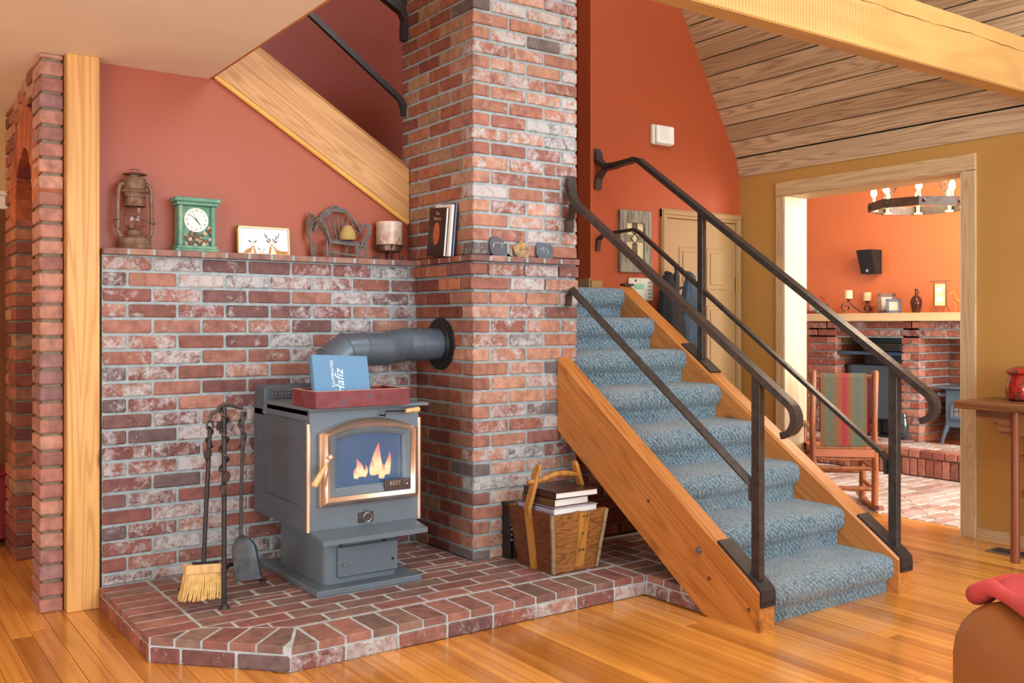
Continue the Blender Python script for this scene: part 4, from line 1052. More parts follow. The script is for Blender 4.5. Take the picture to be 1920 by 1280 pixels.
panel((0, BKD), (BKW, BKD), (0, -1), 'back_panel', 'pail', pk, rag=.004)
panel((0, 0), (0, BKD), (1, 0), 'side_panel', 'pail_dk', pk, rag=.005)
panel((BKW, 0), (BKW, BKD), (-1, 0), 'side_panel', 'pail_dk', pk, rag=.004)
MB().box(0.005, BKW - .005, .005, BKD - .005, 0.003, .014).build('bottom', 'pail_dk', pk)
for (x, y) in ((0, 0), (BKW, 0)):
    t_ = flare(x, y, BHT)
    MB().tube([(x + (.0 if x == 0 else 0), y - .001, .006)] + [(x + (t_[0] - x) * f + random.uniform(-.002, .002), y + (t_[1] - y) * f - .001, BHT * f) for f in (.2, .4, .6, .8, 1)], .010, 6).build('worn_corner', 'pail_rim', pk)
# front batten with rivets
cb = BKW * 0.60
bt = MB().add([(cb - .028, -.004, .02), (cb + .022, -.004, .02), (cb + .022, .002, .02), (cb - .028, .002, .02), (cb - .030, -fl1 - .008, BHT - .004), (cb + .024, -fl1 - .008, BHT - .004), (cb + .024, -fl1 + .002, BHT - .004), (cb - .03, -fl1 + .002, BHT - .004)], [(0, 3, 2, 1), (4, 5, 6, 7), (0, 1, 5, 4), (1, 2, 6, 5), (2, 3, 7, 6), (3, 0, 4, 7)]).build('batten', 'pail_handle', pk)
for (dx_, f) in ((-.008, .93), (.012, .93), (-.004, .64), (-.012, .36), (.008, .36)):
    MB().ball((cb + dx_, -.005 - (fl1 + .003) * f, BHT * f), .0055, 8, 5).build('rivet', 'iron', bt, True)
# yoke: two uprights and a crossbar
HZ = ony(1020, 870, BY + BKD / 2).z - Z_H
ym = BKD / 2
for (xs, sg) in ((-.006, -1), (BKW + .006, 1)):
    k_ = sg * fl1
    MB().tube([(xs, ym, .004), (xs + k_ * 1.08, ym, BHT * 1.02), (xs + k_ * 1.0, ym, BHT * 1.06), (xs - sg * 0.018, ym, HZ - .02), (xs - sg * .024, ym, HZ)], [1, 1, 1.02, 1, .7], flat=(.018, .034)).build('yoke_upright', 'pail_handle', pk)
MB().tube([(-.045, ym, HZ - .075), (.03, ym, HZ - .072), (BKW * .45, ym, HZ - .052), (BKW * .7, ym, HZ - .052), (BKW + .012, ym, HZ - .066)], [.009, .013, .014, .014, .011], 10).build('crossbar', 'pail_handle', pk, True)
def bookthing(name, label, loc, rz, w, d, h, cover, tilt=None, group=None, spine='x0'):
    b_ = thing(name, label, 'book', loc, rz, group)
    if tilt: b_.rotation_euler = tilt
    th_ = .0035
    MB().box(0, w, 0, d, 0, th_).box(0, w, 0, d, h - th_, h).box(0, th_, 0, d, 0, h).build('cover', cover, b_)
    MB().box(th_, w - .005, .004, d - .004, th_, h - th_).build('pages', 'paper', b_)
    return b_
M['cov_brown'] = plain('dark_brown_dust_jacket', (70, 44, 38), 0.3, 0, 0.25, 12)
M['cov_olive'] = plain('brown_paper_jacket', (96, 66, 40), 0.4, 0, 0.2, 20)
M['cov_silver'] = plain('silver_lilac_jacket', (168, 160, 178), 0.3, 0, 0.1, 10)
M['cov_purple'] = plain('purple_jacket', (110, 44, 120), 0.4)
M['cov_black'] = plain('black_jacket', (28, 26, 28), 0.35, 0, 0.2, 20)
g_ = 'books stacked in the wooden pail'
zt_ = Z_H + BHT - .028
bookthing('stacked_book', 'purple edged book lowest in the wooden pail', (BX - .005, BY + .0, zt_), 0, .245, .25, .018, 'cov_purple', None, g_)
bookthing('stacked_book', 'large silver lilac book in the wooden pail under the brown ones', (BX - .0, BY + .0, zt_ + .0185), 0, .255, .27, .030, 'cov_silver', None, g_)
bookthing('stacked_book', 'thick brown book second from top in the wooden pail', (BX + .02, BY + .02, zt_ + .049), 0.03, .205, .235, .036, 'cov_olive', None, g_)
bookthing('stacked_book', 'dark brown glossy book topmost in the wooden pail', (BX + .02, BY + .012, zt_ + .0855), -0.02, .245, .25, .030, 'cov_brown', None, g_)
MB().box(BX + .016, BX + BKW - .016, BY + .016, BY + BKD - .016, Z_H + .016, zt_ - .001).build('x', 'paper').name = 'magazine_pile'
tag(bpy.data.objects['magazine_pile'], 'pile of papers filling the wooden pail under the books', 'papers')
# black books on end behind the pail
pb = onz(956, 1048, Z_H)
b_ = thing('upright_book', 'tall black book lettered down the spine standing behind the wooden pail', 'book', (pb.x, pb.y, Z_H), 0)
MB().cbox(0, .022, 0, .2, 0, .265, .002).build('cover', 'cov_black', b_)
for i, c_ in enumerate('MANDALA'): mkobj('lettering', textmesh('lettering', c_, .017, 'ink_white', .0003), b_, (.011, -.0006, .235 - i * .024), (PI / 2, 0, 0))
M['cov_red'] = plain('patterned_red_black_jacket', (70, 30, 28), 0.4, 0, 0.7, 50)
b_ = thing('upright_book', 'black book with red patterned spine between the tall black book and the pail', 'book', (pb.x + .025, pb.y, Z_H), 0)
MB().cbox(0, .030, 0, .2, 0, .262, .002).build('cover', 'cov_red', b_)

# =================================================================== LEDGE ITEMS (wall B)
YL = 4.335
def lp(u, y=YL): return ony(u, 470, y).x
# ---- rusty lantern
t = NT('rusty_tin'); v = t.coord(); n = t.noise(v, 26, 5)
t.P(Base__Color=t.ramp(n, [(0.3, lin((98, 70, 52))), (0.55, lin((132, 102, 80))), (0.75, lin((150, 128, 108)))]), Roughness=0.62, Metallic=0.35); t.bump(t.noise(v, 90, 3), .25, .003); M['rust'] = t.m
t = NT('clear_glass'); t.P(Base__Color=(0.95, 0.97, 0.98, 1), Roughness=0.03, Transmission__Weight=1.0, IOR=1.25); M['glass'] = t.m
LSC = 1.06
lt = thing('oil_lantern', 'rusty tin oil lantern with glass globe at the left end of the ledge', 'lantern', (lp(253), YL, Z_S))
MB().lathe([(0.070, 0), (0.072, .004), (0.064, .018), (0.066, .022), (0.066, .042), (0.058, .050), (0.03, .056)], 28).build('fuel_tank', 'rust', lt, True)
MB().lathe([(0.026, .054), (0.03, .06), (.03, .075), (.022, .082)], 20).build('burner', 'rust', lt, True)
MB().lathe([(.024, .082), (.042, .092), (.050, .115), (.048, .145), (.038, .172), (.036, .178), (.034, .176), (.046, .145), (.048, .115), (.040, .094), (.022, .084)], 24).build('globe', 'glass', lt, True)
MB().lathe([(.046, .176), (.048, .182), (.044, .188), (.040, .205), (.042, .222), (.05, .236)], 24).build('hood', 'rust', lt, True)
for i in range(9):
    a_ = PI + PI * (i + .5) / 9; MB().cyl((.0405 * math.cos(a_), .0405 * math.sin(a_), .212), (.0425 * math.cos(a_), .0425 * math.sin(a_), .212), .003, n=8).build('vent_hole', 'black', lt)
MB().lathe([(.056, .232), (.058, .237), (.055, .242), (.046, .246), (.046, .286), (.04, .294), (.02, .297)], 24).build('chimney', 'rust', lt, True)
MB().lathe([(.022, .296), (.024, .304), (.05, .306), (.046, .310), (.02, .316), (.0, .318)], 24).build('cap', 'rust', lt, True)
for sg in (-1, 1):
    xs = .070 * sg
    MB().tube([(.05 * sg, 0, .052), (.062 * sg, 0, .056), (xs, 0, .075), (xs * 1.0, 0, .15), (xs * .96, 0, .24), (xs * .88, 0, .262), (.05 * sg, 0, .268), (.044 * sg, 0, .262)], .0095, 10).build('air_tube', 'rust', lt, True)
MB().tube([(.02 * math.cos(a_), .006 + .004 * math.sin(a_), .324 + .006 * math.sin(a_)) for a_ in [PI * i / 8 for i in range(9)]], .0016, 5).build('top_ring', 'iron_dk', lt)
MB().tube([(-.070, -.01, .12), (-.095, -.02, .115), (-.088, -.03, .09), (-.07, -.035, .075)], .0016, 5).tube([(-.062, -.04, .135), (-.01, -.06, .128), (.04, -.055, .108), (.078, -.02, .105), (.085, 0, .115), (.072, .0, .12)], .0016, 5).build('bail', 'iron_dk', lt)
lt.scale = (1.0, 1.0, LSC)
# ---- green mantel clock
t = NT('distressed_green'); v = t.coord(); n = t.noise(v, 20, 5)
t.P(Base__Color=t.ramp(n, [(0.3, lin((78, 128, 112))), (0.55, lin((104, 154, 128))), (0.78, lin((150, 172, 128)))]), Roughness=0.6); M['green'] = t.m
ck = thing('mantel_clock', 'distressed green wooden mantel clock with dried flowers on the ledge', 'clock', (lp(366), YL, Z_S))
MB().cbox(-.097, .097, -.045, .045, 0, .012, .003).cbox(-.089, .089, -.042, .042, .012, .026, .003).build('plinth', 'green', ck)
MB().cbox(-.080, .080, -.012, .042, .026, .206, .002).build('case', 'green', ck)
for xs in (-.072, .072): MB().cbox(xs - .009, xs + .009, -.034, -.012, .026, .206, .003).build('pillar', 'green', ck)
MB().cbox(-.092, .092, -.044, .042, .206, .220, .003).cbox(-.103, .103, -.052, .042, .220, .240, .005).build('cornice', 'green', ck)
M['dial'] = plain('clock_dial', (232, 232, 216), 0.5, 0, 0.03); M['ink'] = plain('black_ink', (30, 30, 34), 0.5, 0, 0)
dc = (0.0, -.016, .143)
di = MB().cyl((0, -.012, .143), (0, -.017, .143), .054, n=36).build('dial', 'dial', ck)
for i in range(1, 13):
    a_ = PI / 2 - i * PI / 6
    mkobj('numeral', textmesh('numeral', str(i), .0165, 'ink', .0002), di, (.042 * math.cos(a_), -.0174, .143 + .042 * math.sin(a_)), (PI / 2, 0, 0))
for (an, L, w_) in ((math.radians(142), .036, .0012), (math.radians(-52), .03, .002), (math.radians(115), .04, .0006)):
    MB().tube([(-.006 * math.cos(an), -.0185, .143 - .006 * math.sin(an)), (L * math.cos(an), -.0185, .143 + L * math.sin(an))], [w_ * 1.5, w_ * .6], 4).build('hand', 'ink', di)
M['petal'] = plain('dried_petals', (214, 196, 170), 0.9, 0, .3, 60); M['petal_r'] = plain('rust_petals', (150, 84, 60), 0.9, 0, .4, 60); M['moss'] = plain('dry_moss', (120, 100, 76), .95, 0, .4, 60)
rr = random.Random(4)
for i in range(46):
    x = rr.uniform(-.066, .066); z = .03 + rr.uniform(0, .055) + (.03 if abs(x) > .05 else 0) * rr.random()
    m_ = rr.choice(('petal', 'petal_r', 'moss', 'moss'))
    q = MB()
    for k_ in range(5):
        a_ = k_ * 2 * PI / 5 + rr.random(); r_ = rr.uniform(.004, .008)
        q.ball((x + r_ * math.cos(a_) * .8, -.02 - rr.uniform(0, .012), z + r_ * math.sin(a_) * .8), r_ * .62, 6, 4, (1, .5, 1))
    q.build('dried_flower', m_, ck, True)
# ---- deer picture
M['gold_frame'] = plain('pale_gold_frame', (206, 188, 136), .4, .3); M['canvas'] = plain('pale_canvas', (216, 220, 226), .7, 0, .04, 40)
M['deer_tan'] = plain('deer_tan_paint', (190, 128, 66), .7, 0, .3, 60); M['deer_dk'] = plain('deer_brown_paint', (66, 58, 48), .7); M['deer_lt'] = plain('deer_cream_paint', (222, 214, 190), .7)
pc = thing('deer_picture', 'small framed painting of three deer on the brick ledge', 'picture', (lp(497), YL + .005, Z_S))
pc.rotation_euler = (math.radians(-4), 0, 0)
PW, PH = .25, .134
MB().box(-PW / 2, PW / 2, 0, .022, 0, .007).box(-PW / 2, PW / 2, 0, .022, PH - .007, PH).box(-PW / 2, -PW / 2 + .006, 0, .022, 0, PH).box(PW / 2 - .006, PW / 2, 0, .022, 0, PH).build('frame', 'gold_frame', pc)
MB().box(-PW / 2 + .005, PW / 2 - .005, .006, .012, .006, PH - .006).build('canvas', 'canvas', pc)
def blot(pts, mat, d, nm='deer'):
    cx_ = sum(p[0] for p in pts) / len(pts); 
    MB().prism([((u_ - 985) / 1500 * PW * 1.0, (1000 - v_) / 880 * PH) for u_, v_ in pts], .006 - d - .0006, .006 - d, 'Y').build(nm, mat, pc)
blot([(380, 940), (470, 840), (610, 780), (640, 700), (690, 700), (720, 800), (760, 940)], 'deer_tan', .0002)
blot([(600, 940), (640, 760), (690, 760), (690, 940)], 'deer_lt', .0009)
blot([(590, 600), (700, 600), (690, 720), (655, 740), (620, 720)], 'deer_lt', .0009); blot([(530, 530), (600, 580), (610, 620), (560, 590)], 'deer_dk', .0016); blot([(780, 530), (710, 580), (700, 620), (750, 590)], 'deer_dk', .0016)
blot([(840, 940), (870, 850), (910, 810), (960, 850), (1080, 940)], 'deer_lt', .0002); blot([(800, 770), (870, 810), (850, 830)], 'deer_dk', .0009); blot([(1030, 800), (960, 820), (975, 835)], 'deer_dk', .0009)
blot([(1110, 960), (1160, 700), (1280, 700), (1350, 800), (1500, 850), (1680, 850), (1680, 980)], 'deer_tan', .0002)
blot([(1170, 960), (1200, 740), (1270, 740), (1350, 960)], 'deer_lt', .0009); blot([(1150, 590), (1290, 590), (1270, 720), (1215, 750), (1165, 720)], 'deer_lt', .0016); blot([(1190, 670), (1240, 670), (1215, 710)], 'ink', .0023, 'nose')
blot([(1050, 510), (1140, 570), (1140, 600), (1070, 570)], 'deer_dk', .0009); blot([(1380, 520), (1290, 570), (1290, 600), (1360, 580)], 'deer_dk', .0009)
for pts in (((1180, 570), (1120, 490), (1030, 420), (1005, 320)), ((1050, 440), (1070, 360)), ((1160, 530), (1175, 460)), ((1250, 570), (1320, 490), (1400, 420), (1430, 310)), ((1350, 470), (1340, 370)), ((1270, 540), (1240, 470))):
    MB().tube([((u_ - 985) / 1500 * PW, .0045, (1000 - v_) / 880 * PH) for u_, v_ in pts], .0012, 4).build('antler', 'deer_dk', pc)
# ---- twig settee
M['twig'] = plain('grey_willow_twig', (112, 104, 100), .75, 0, .35, 50, .4); M['twig_b'] = plain('brown_willow_twig', (104, 78, 58), .75, 0, .3, 50, .4)
TX = lp(640)
tc = thing('twig_chair', 'miniature bent willow twig settee on the brick ledge', 'miniature chair', (TX, YL, Z_S))
k_ = .00258       # metres per photo pixel here
def tp(u, v, y=0.0): return ((u - 640) * k_, y, max((480 - v) * k_ * 1.03, .005))
rr = random.Random(8)
for j in range(5):      # back hoop
    MB().tube([tp(588 + (698 - 588 - 14) * (i / 14) + 0, 430 - (47 - 2.2 * j) * math.sin(PI * i / 14) ** .75 + 1.2 * math.sin(i * 1.7 + j * 2), .034 - j * .006 + .003 * math.sin(i + j * 2)) for i in range(15)], .0048, 6).build('back_hoop', 'twig', tc, True)
for i in range(7):
    f = i / 6
    MB().tube([tp(622 + 34 * f, 446, .012), tp(604 + 66 * f, 398 + 10 * abs(2 * f - 1), .028)], .0038, 6).build('back_spindle', 'twig', tc, True)
for j in range(6):
    MB().tube([tp(612 + 2 * j, 478, -.03 + .004 * j), tp(611, 450, -.034 + .004 * j), tp(604 - j, 425, -.025 + .006 * j), tp(594 - j * 3, 408 - j * 2, -.005 + .008 * j), tp(584 - j * 2, 415, .014 + .004 * j), tp(580 - j, 440, .02), tp(584 + 2 * j, 476, .022)], .0042, 6).build('arm_hoop', 'twig_b' if j % 2 else 'twig', tc, True)
    if j < 5: MB().tube([tp(664 + 2 * j, 474, -.03 + .003 * j), tp(678 + 2 * j, 452, -.03 + .004 * j), tp(692 + 2 * j, 432, -.022 + .004 * j), tp(698 + j, 420 - j, -.008), tp(690, 416 - j, .01), tp(678, 432, .02)], .0042, 6).build('arm_hoop', 'twig', tc, True)
for j in range(5):
    MB().tube([tp(614 - j, 446 + j * 1.6, .012 - j * .011), tp(650, 447 + j * 1.9, .012 - j * .011), tp(684, 449 + j * 1.9, .012 - j * .011)], .0046, 6).build('seat_slat', 'twig', tc, True)
MB().tube([tp(600, 470, -.036), tp(640, 473, -.036), tp(696, 478 - 2, -.036)], .0045, 6).build('stretcher', 'twig', tc, True)
for (u, y) in ((605, -.034), (666, -.034), (686, -.034), (655, .02), (590, .02)):
    MB().tube([tp(u, 480, y), tp(u, 450, y)], .0055, 7).build('leg', 'twig', tc, True)
# straw beehive ornament
t = NT('coiled_straw'); v = t.coord(); w = t.n('TexWave', Vector=v, Scale=55.0, Distortion=3.0, Detail=2.0); w.bands_direction = 'Z'
t.P(Base__Color=t.ramp(w.outputs['Fac'], [(0.2, lin((150, 116, 58))), (.8, lin((218, 188, 122)))]), Roughness=.8); t.bump(w.outputs['Fac'], .6, .004); M['coil'] = t.m
zs = (480 - 448) * k_ * 1.03 + .006
bh = thing('straw_ornament', 'small coiled straw hive ornament sitting on the twig settee', 'ornament', (TX + (652 - 640) * k_, YL - .006, Z_S + zs))
MB().lathe([(.036, 0), (.042, .012), (.041, .028), (.032, .05), (.022, .066), (.010, .074), (0, .076)], 20).build('hive', 'coil', bh, True)
MB().ball((.036, -.012, .044), .0085, 8, 6).build('berry', 'petal_r', bh, True)
# ---- candle on iron stand
cdx = lp(730)
cs = thing('candle_stand', 'wrought iron candle stand with scroll feet near the chimney', 'candle holder', (cdx, YL, Z_S))
MB().lathe([(.0, .036), (.05, .036), (.056, .042), (.057, .062), (.062, .064), (.062, .067), (.0, .067)], 28).build('dish', 'bronze_dk', cs, True)
for i in range(4):
    a_ = PI / 4 + .5 + i * PI / 2; c_, s_ = math.cos(a_), math.sin(a_)
    MB().tube([(r_ * c_, r_ * s_, z_) for r_, z_ in ((.070, .066), (.062, .060), (.050, .040), (.046, .022), (.052, .006), (.062, .004), (.066, .014), (.058, .018))], .0035, 6).build('leg', 'blackm', cs, True)
t = NT('mottled_wax'); v = t.coord(); n = t.noise(v, 34, 5); zc_ = t.n('SeparateXYZ', Vector=t.n('TexCoord').outputs['Generated']).outputs[2]
t.P(Base__Color=t.mix(lin((206, 184, 166)), lin((158, 112, 84)), t.math('MULTIPLY', t.ramp(n, [(.4, (0, 0, 0)), (.62, (1, 1, 1))]), t.math('SUBTRACT', 1.05, zc_))), Roughness=.35, Subsurface__Weight=.15); M['wax'] = t.m
M['wax_ivory'] = plain('ivory_wax', (240, 222, 180), .4, 0, .04)
cn = thing('pillar_candle', 'wide mottled brown pillar candle on the iron stand', 'candle', (cdx, YL, Z_S + .0672))
MB().lathe([(0, 0), (.061, 0), (.062, .003), (.062, .097), (.058, .100), (.05, .096), (0, .094)], 32).build('wax', 'wax', cn, True)
MB().cyl((0, 0, .093), (0, 0, .104), .0012, n=6).build('wick', 'black', cn)
for o_ in (cs, cn): o_.scale = (1.08, 1.08, 1.17)
cn.location.z = Z_S + .067 * 1.17 + .0002
# ---- books against the chimney side
def slab(name, label, x, thick, y0, y1, h, cover, extra=None):
    b_ = thing(name, label, 'book', (x, y0, Z_S))
    b_.rotation_euler = (math.radians(4), math.radians(2.5), 0)
    MB().box(0, .003, 0, y1 - y0, 0, h).box(thick - .003, thick, 0, y1 - y0, 0, h).box(0, thick, y1 - y0 - .003, y1 - y0, 0, h).build('cover', cover, b_)
    MB().box(.003, thick - .003, .003, y1 - y0 - .003, .003, h - .003).build('pages', 'paper', b_)
    return b_
M['cov_photo'] = plain('dark_photo_jacket', (52, 40, 38), .3, 0, .3, 10); M['rock'] = plain('orange_rock_print', (190, 92, 50), .5, 0, .2, 40); M['cov_white'] = plain('white_jacket', (226, 222, 210), .4, 0, .04); M['cov_navy'] = plain('navy_jacket', (40, 60, 104), .4)
yb0, yb1 = onx(832, 482, 2.36).y, onx(801, 485, 2.36).y
s_ = slab('leaning_book', 'black covered photo book with an orange rock on it leaning on the chimney', 2.356, .016, yb0, yb1, .235, 'cov_photo')
oval = [((yb1 - yb0) * .5 + .03 * math.cos(a_), .105 + .055 * math.sin(a_) * (1.1 if math.sin(a_) > 0 else .9)) for a_ in [2 * PI * i / 18 for i in range(18)]]
MB().prism(oval, -.0008, .0, 'X').build('rock_print', 'rock', s_)
mkobj('lettering', textmesh('lettering', 'The\nHistory', .024, 'gold_frame', .0002), s_, (-.0006, (yb1 - yb0) / 2, .195), (PI / 2, 0, -PI / 2))
slab('leaning_book', 'pale blue and white book behind the black photo book on the ledge', 2.374, .013, yb0 - .02, yb1 - .02, .25, 'cov_white')
slab('leaning_book', 'thin navy book nearest the chimney side on the ledge', 2.389, .010, yb0 - .03, yb1 - .05, .255, 'cov_navy')
# ---- painted stones on the chimney front ledge
M['slate'] = plain('dark_slate', (82, 84, 92), .6, 0, .25, 30, .2); M['slate_b'] = plain('blue_grey_slate', (86, 96, 108), .6, 0, .2, 30, .2)
t = NT('lichen_stone'); v = t.coord(); n = t.noise(v, 40, 5)
t.P(Base__Color=t.ramp(n, [(.35, lin((104, 92, 76))), (.5, lin((150, 124, 88))), (.62, lin((196, 150, 70))), (.75, lin((96, 104, 84)))]), Roughness=.8); M['lichen'] = t.m
M['scratch'] = plain('scratched_white', (176, 180, 182), .7)
def stone(label, u, mat, outline, deer):
    p_ = ony(u, 480, CYa - .02)
    o_ = thing('painted_stone', label, 'stone', (p_.x, CYa - .022, Z_S), 0, 'painted stones on the chimney ledge')
    o_.rotation_euler = (math.radians(-9), 0, 0)
    MB().prism(outline, 0, .008, 'Y').build('slab', mat, o_)
    if deer:
        for pts in deer: MB().tube([(x, -.0008, z) for x, z in pts], .0016, 4).build('deer_drawing', 'scratch', o_)
D1 = [[(-.03, .045), (-.024, .06), (-.005, .064), (.018, .06), (.03, .062), (.036, .07)], [(-.03, .06), (-.03, .04)], [(.02, .06), (.024, .044)]]
D2 = [[(-.02, .04), (-.012, .052), (.01, .05), (.02, .04), (.022, .018)], [(-.02, .04), (-.03, .045)], [(-.006, .05), (-.004, .03)]]
stone('dark grey slate stone with a scratched running animal, left on the chimney ledge', 936, 'slate', [(-.046, .02), (-.03, 0), (.045, 0), (.05, .03), (.034, .072), (-.005, .095), (-.04, .09), (-.05, .055)], D1)
stone('yellow lichen speckled stone in the middle of the chimney ledge', 978, 'lichen', [(-.036, .012), (-.02, 0), (.04, 0), (.046, .04), (.03, .068), (.004, .082), (-.02, .066), (-.046, .048)], None)
stone('blue grey slate stone with a standing animal, right on the chimney ledge', 1022, 'slate_b', [(-.05, .02), (-.036, 0), (.046, 0), (.05, .03), (.048, .062), (.03, .078), (-.03, .078), (-.048, .056)], D2)

# =================================================================== ORANGE WALL ITEMS
def wo(u, v): return ony(u, v, Y_O)
M['plastic'] = plain('ivory_plastic', (218, 212, 190), .4, 0, .03); M['plastic_w'] = plain('white_plastic', (234, 234, 226), .4, 0, .03); M['lcd'] = plain('green_lcd', (150, 200, 160), .3); M['grey_key'] = plain('grey_keys', (150, 152, 146), .5)
p = wo(1237, 254)
si = thing('alarm_sounder', 'white plastic alarm box high on the orange wall', 'alarm', (p.x, Y_O, p.z))
MB().cbox(-.09, .085, -.03, 0, -.068, .062, .006).build('backbox', 'plastic', si)
MB().cbox(-.072, .085, -.055, -.03, -.064, .056, .008).build('cover', 'plastic_w', si)
for i in range(8): MB().cbox(-.05, .03, -.0565, -.054, -.04 + i * .011, -.036 + i * .011, .0005).build('slot', 'plastic', si)
p = wo(1198, 543)
kp = thing('alarm_keypad', 'ivory alarm keypad with green display by the top stair', 'keypad', (p.x, Y_O, p.z))
MB().cbox(-.105, .105, -.028, 0, -.078, .075, .01).build('case', 'plastic', kp)
MB().cbox(-.07, .022, -.0295, -.027, .002, .036, .001).build('display', 'lcd', kp)
MB().cbox(-.062, -.047, -.0295, -.027, .05, .064, .001).build('badge', 'black', kp)
for i in range(3):
    for j in range(5): MB().cbox(.052 + i * .019, .064 + i * .019, -.031, -.027, -.055 + j * .024, -.043 + j * .024, .002).build('key', 'grey_key', kp)
p0 = wo(1158, 510); p1 = wo(1216, 398)
M['barn'] = woodmat('weathered_barnwood', (150, 142, 122), (84, 72, 54), 'Z', .8, 24, 6, 1.0, 16, 2)
aw = thing('barnwood_artwork', 'weathered barnwood frame with metal sun emblem on the orange wall', 'wall art', ((p0.x + p1.x) / 2, Y_O, p0.z + .0))
ww, hh = p1.x - p0.x, p1.z - p0.z; fw = .06
for (x0, x1, z0, z1) in ((-ww / 2, -ww / 2 + fw, 0, hh), (ww / 2 - fw, ww / 2, 0, hh)): MB().cbox(x0, x1, -.03, 0, z0, z1, .003).build('frame_board', 'barn', aw)
for (z0, z1) in ((0, fw + .02), (hh - fw - .02, hh)): MB().cbox(-ww / 2 + fw, ww / 2 - fw, -.029, 0, z0, z1, .003).build('frame_board', 'barn', aw)
M['parch'] = plain('parchment', (206, 190, 146), .8, 0, .15, 20)
MB().box(-ww / 2 + fw, ww / 2 - fw, -.012, -.004, fw + .02, hh - fw - .02).build('parchment', 'parch', aw)
em = MB(); zc = hh * .55
for s_ in (-1, 1):
    for k in range(4): em.tube([(-.006 * 3 + .012 * k, -.016, zc + s_ * .03), (-.006 * 3 + .012 * k, -.016, zc + s_ * (.14 if k in (1, 2) else .11))], .003, 5)
    for k in range(4): em.tube([(s_ * .028, -.016, zc - .018 + .012 * k), (s_ * .065, -.016, zc - .018 + .012 * k)], .003, 5)
em.tube([(.03 * math.cos(a_), -.016, zc + .036 * math.sin(a_)) for a_ in [PI / 2 * i for i in range(4)]], .004, 5, True)
em.build('sun_emblem', 'iron', aw)
# coat stand with two garments
cp = ony(1268, 640, 4.45)
ct = thing('coat_stand', 'dark wooden coat stand behind the far stair railing', 'coat stand', (cp.x, 4.45, 0))
top = ony(1268, 494, 4.45).z
MB().lathe([(.02, 0), (.02, top - .22), (.016, top - .2), (.022, top - .17), (.014, top - .14), (.02, top - .08), (.010, top - .05), (.014, top - .03), (0, top)], 14).build('pole', 'black', ct, True)
MB().lathe([(.16, 0), (.16, .02), (.03, .05)], 24).build('base', 'black', ct, True)
for s_ in (-1, 1): MB().tube([(0, 0, top - .17), (s_ * .06, -.01, top - .15), (s_ * .095, -.012, top - .115)], .008, 8).build('hook', 'black', ct, True)
t = NT('denim_cloth'); v = t.coord(sc=(1, 1, .3)); n = t.noise(v, 14, 4)
t.P(Base__Color=t.ramp(n, [(.3, lin((40, 52, 64))), (.7, lin((70, 84, 98)))]), Roughness=.9); M['denim'] = t.m
M['black_cloth'] = plain('black_cloth', (22, 22, 24), .85, 0, .3, 14)
def coat(name, label, x, mat, w, L, ztop_, seed):
    o_ = thing(name, label, 'jacket', (x, 4.43, ztop_))
    rr = random.Random(seed); rows = []
    for i in range(12):
        f = i / 11; wid = .03 + (w - .03) * min(1, f * 2.2) ** .6; dep = .03 + .045 * min(1, f * 2)
        ring = []
        for j in range(28):
            a_ = 2 * PI * j / 28; fold = 1 + .16 * math.sin(a_ * 5 + seed) * f + .07 * math.sin(a_ * 9 + f * 3)
            ring.append((wid * math.cos(a_) * fold + .012 * math.sin(f * 5 + seed), dep * math.sin(a_) * fold, -L * f))
        rows.append(ring + [ring[0]])
    mb = MB().grid(rows); n0 = len(mb.v); mb.f.append(tuple(range(28))); mb.f.append(tuple(11 * 29 + j for j in range(28)))
    mb.build('body', mat, o_, True, None, 70)
    MB().tube([(.02 * math.cos(a_), .02 * math.sin(a_), .006 + .012 * math.sin(a_)) for a_ in [2 * PI * i / 12 for i in range(12)]], .012, 7, True).build('collar', mat, o_, True)
    return o_
coat('hanging_jacket', 'blue denim jacket hanging on the coat stand by the tan door', cp.x + .10, 'denim', .085, .85, ony(1293, 516, 4.43).z, 2)
coat('hanging_jacket', 'black coat hanging on the left of the coat stand', cp.x - .085, 'black_cloth', .10, .70, ony(1249, 516, 4.43).z, 5)

# =================================================================== DEN
XM = 7.4
# raised brick hearth
HX, HZ2 = 6.975, onx(1687, 838, 6.975).z
dh = thing('den_hearth', 'raised brick hearth of the den with upright brick edge', 'hearth', (0, 0, 0))
hy0, hy1 = 2.6, 6.0
MB().box(HX + .012, 7.49, hy0, hy1, 0, HZ2 - .008).build('mortar_bed', 'mortar_tan', dh)
y = 3.6; i = 0
while y < 5.7:
    brick(dh, HX, HX + .09, y, y + .058, 0.002, HZ2 - .075, 'den', .2, jit=.001); y += .068
y = 3.6
while y < 5.7:
    brick(dh, HX - .008, HX + .085, y, y + .094, HZ2 - .066, HZ2 - .006, 'den', .25, jit=.001); y += .103
for j in range(4):
    for (a_, b_) in run(3.4, 5.75, .1 if j % 2 else .2): brick(dh, HX + .09 + j * .105, HX + .185 + j * .105, a_, b_, HZ2 - .03, HZ2, 'den_floor', .6, 'paver')
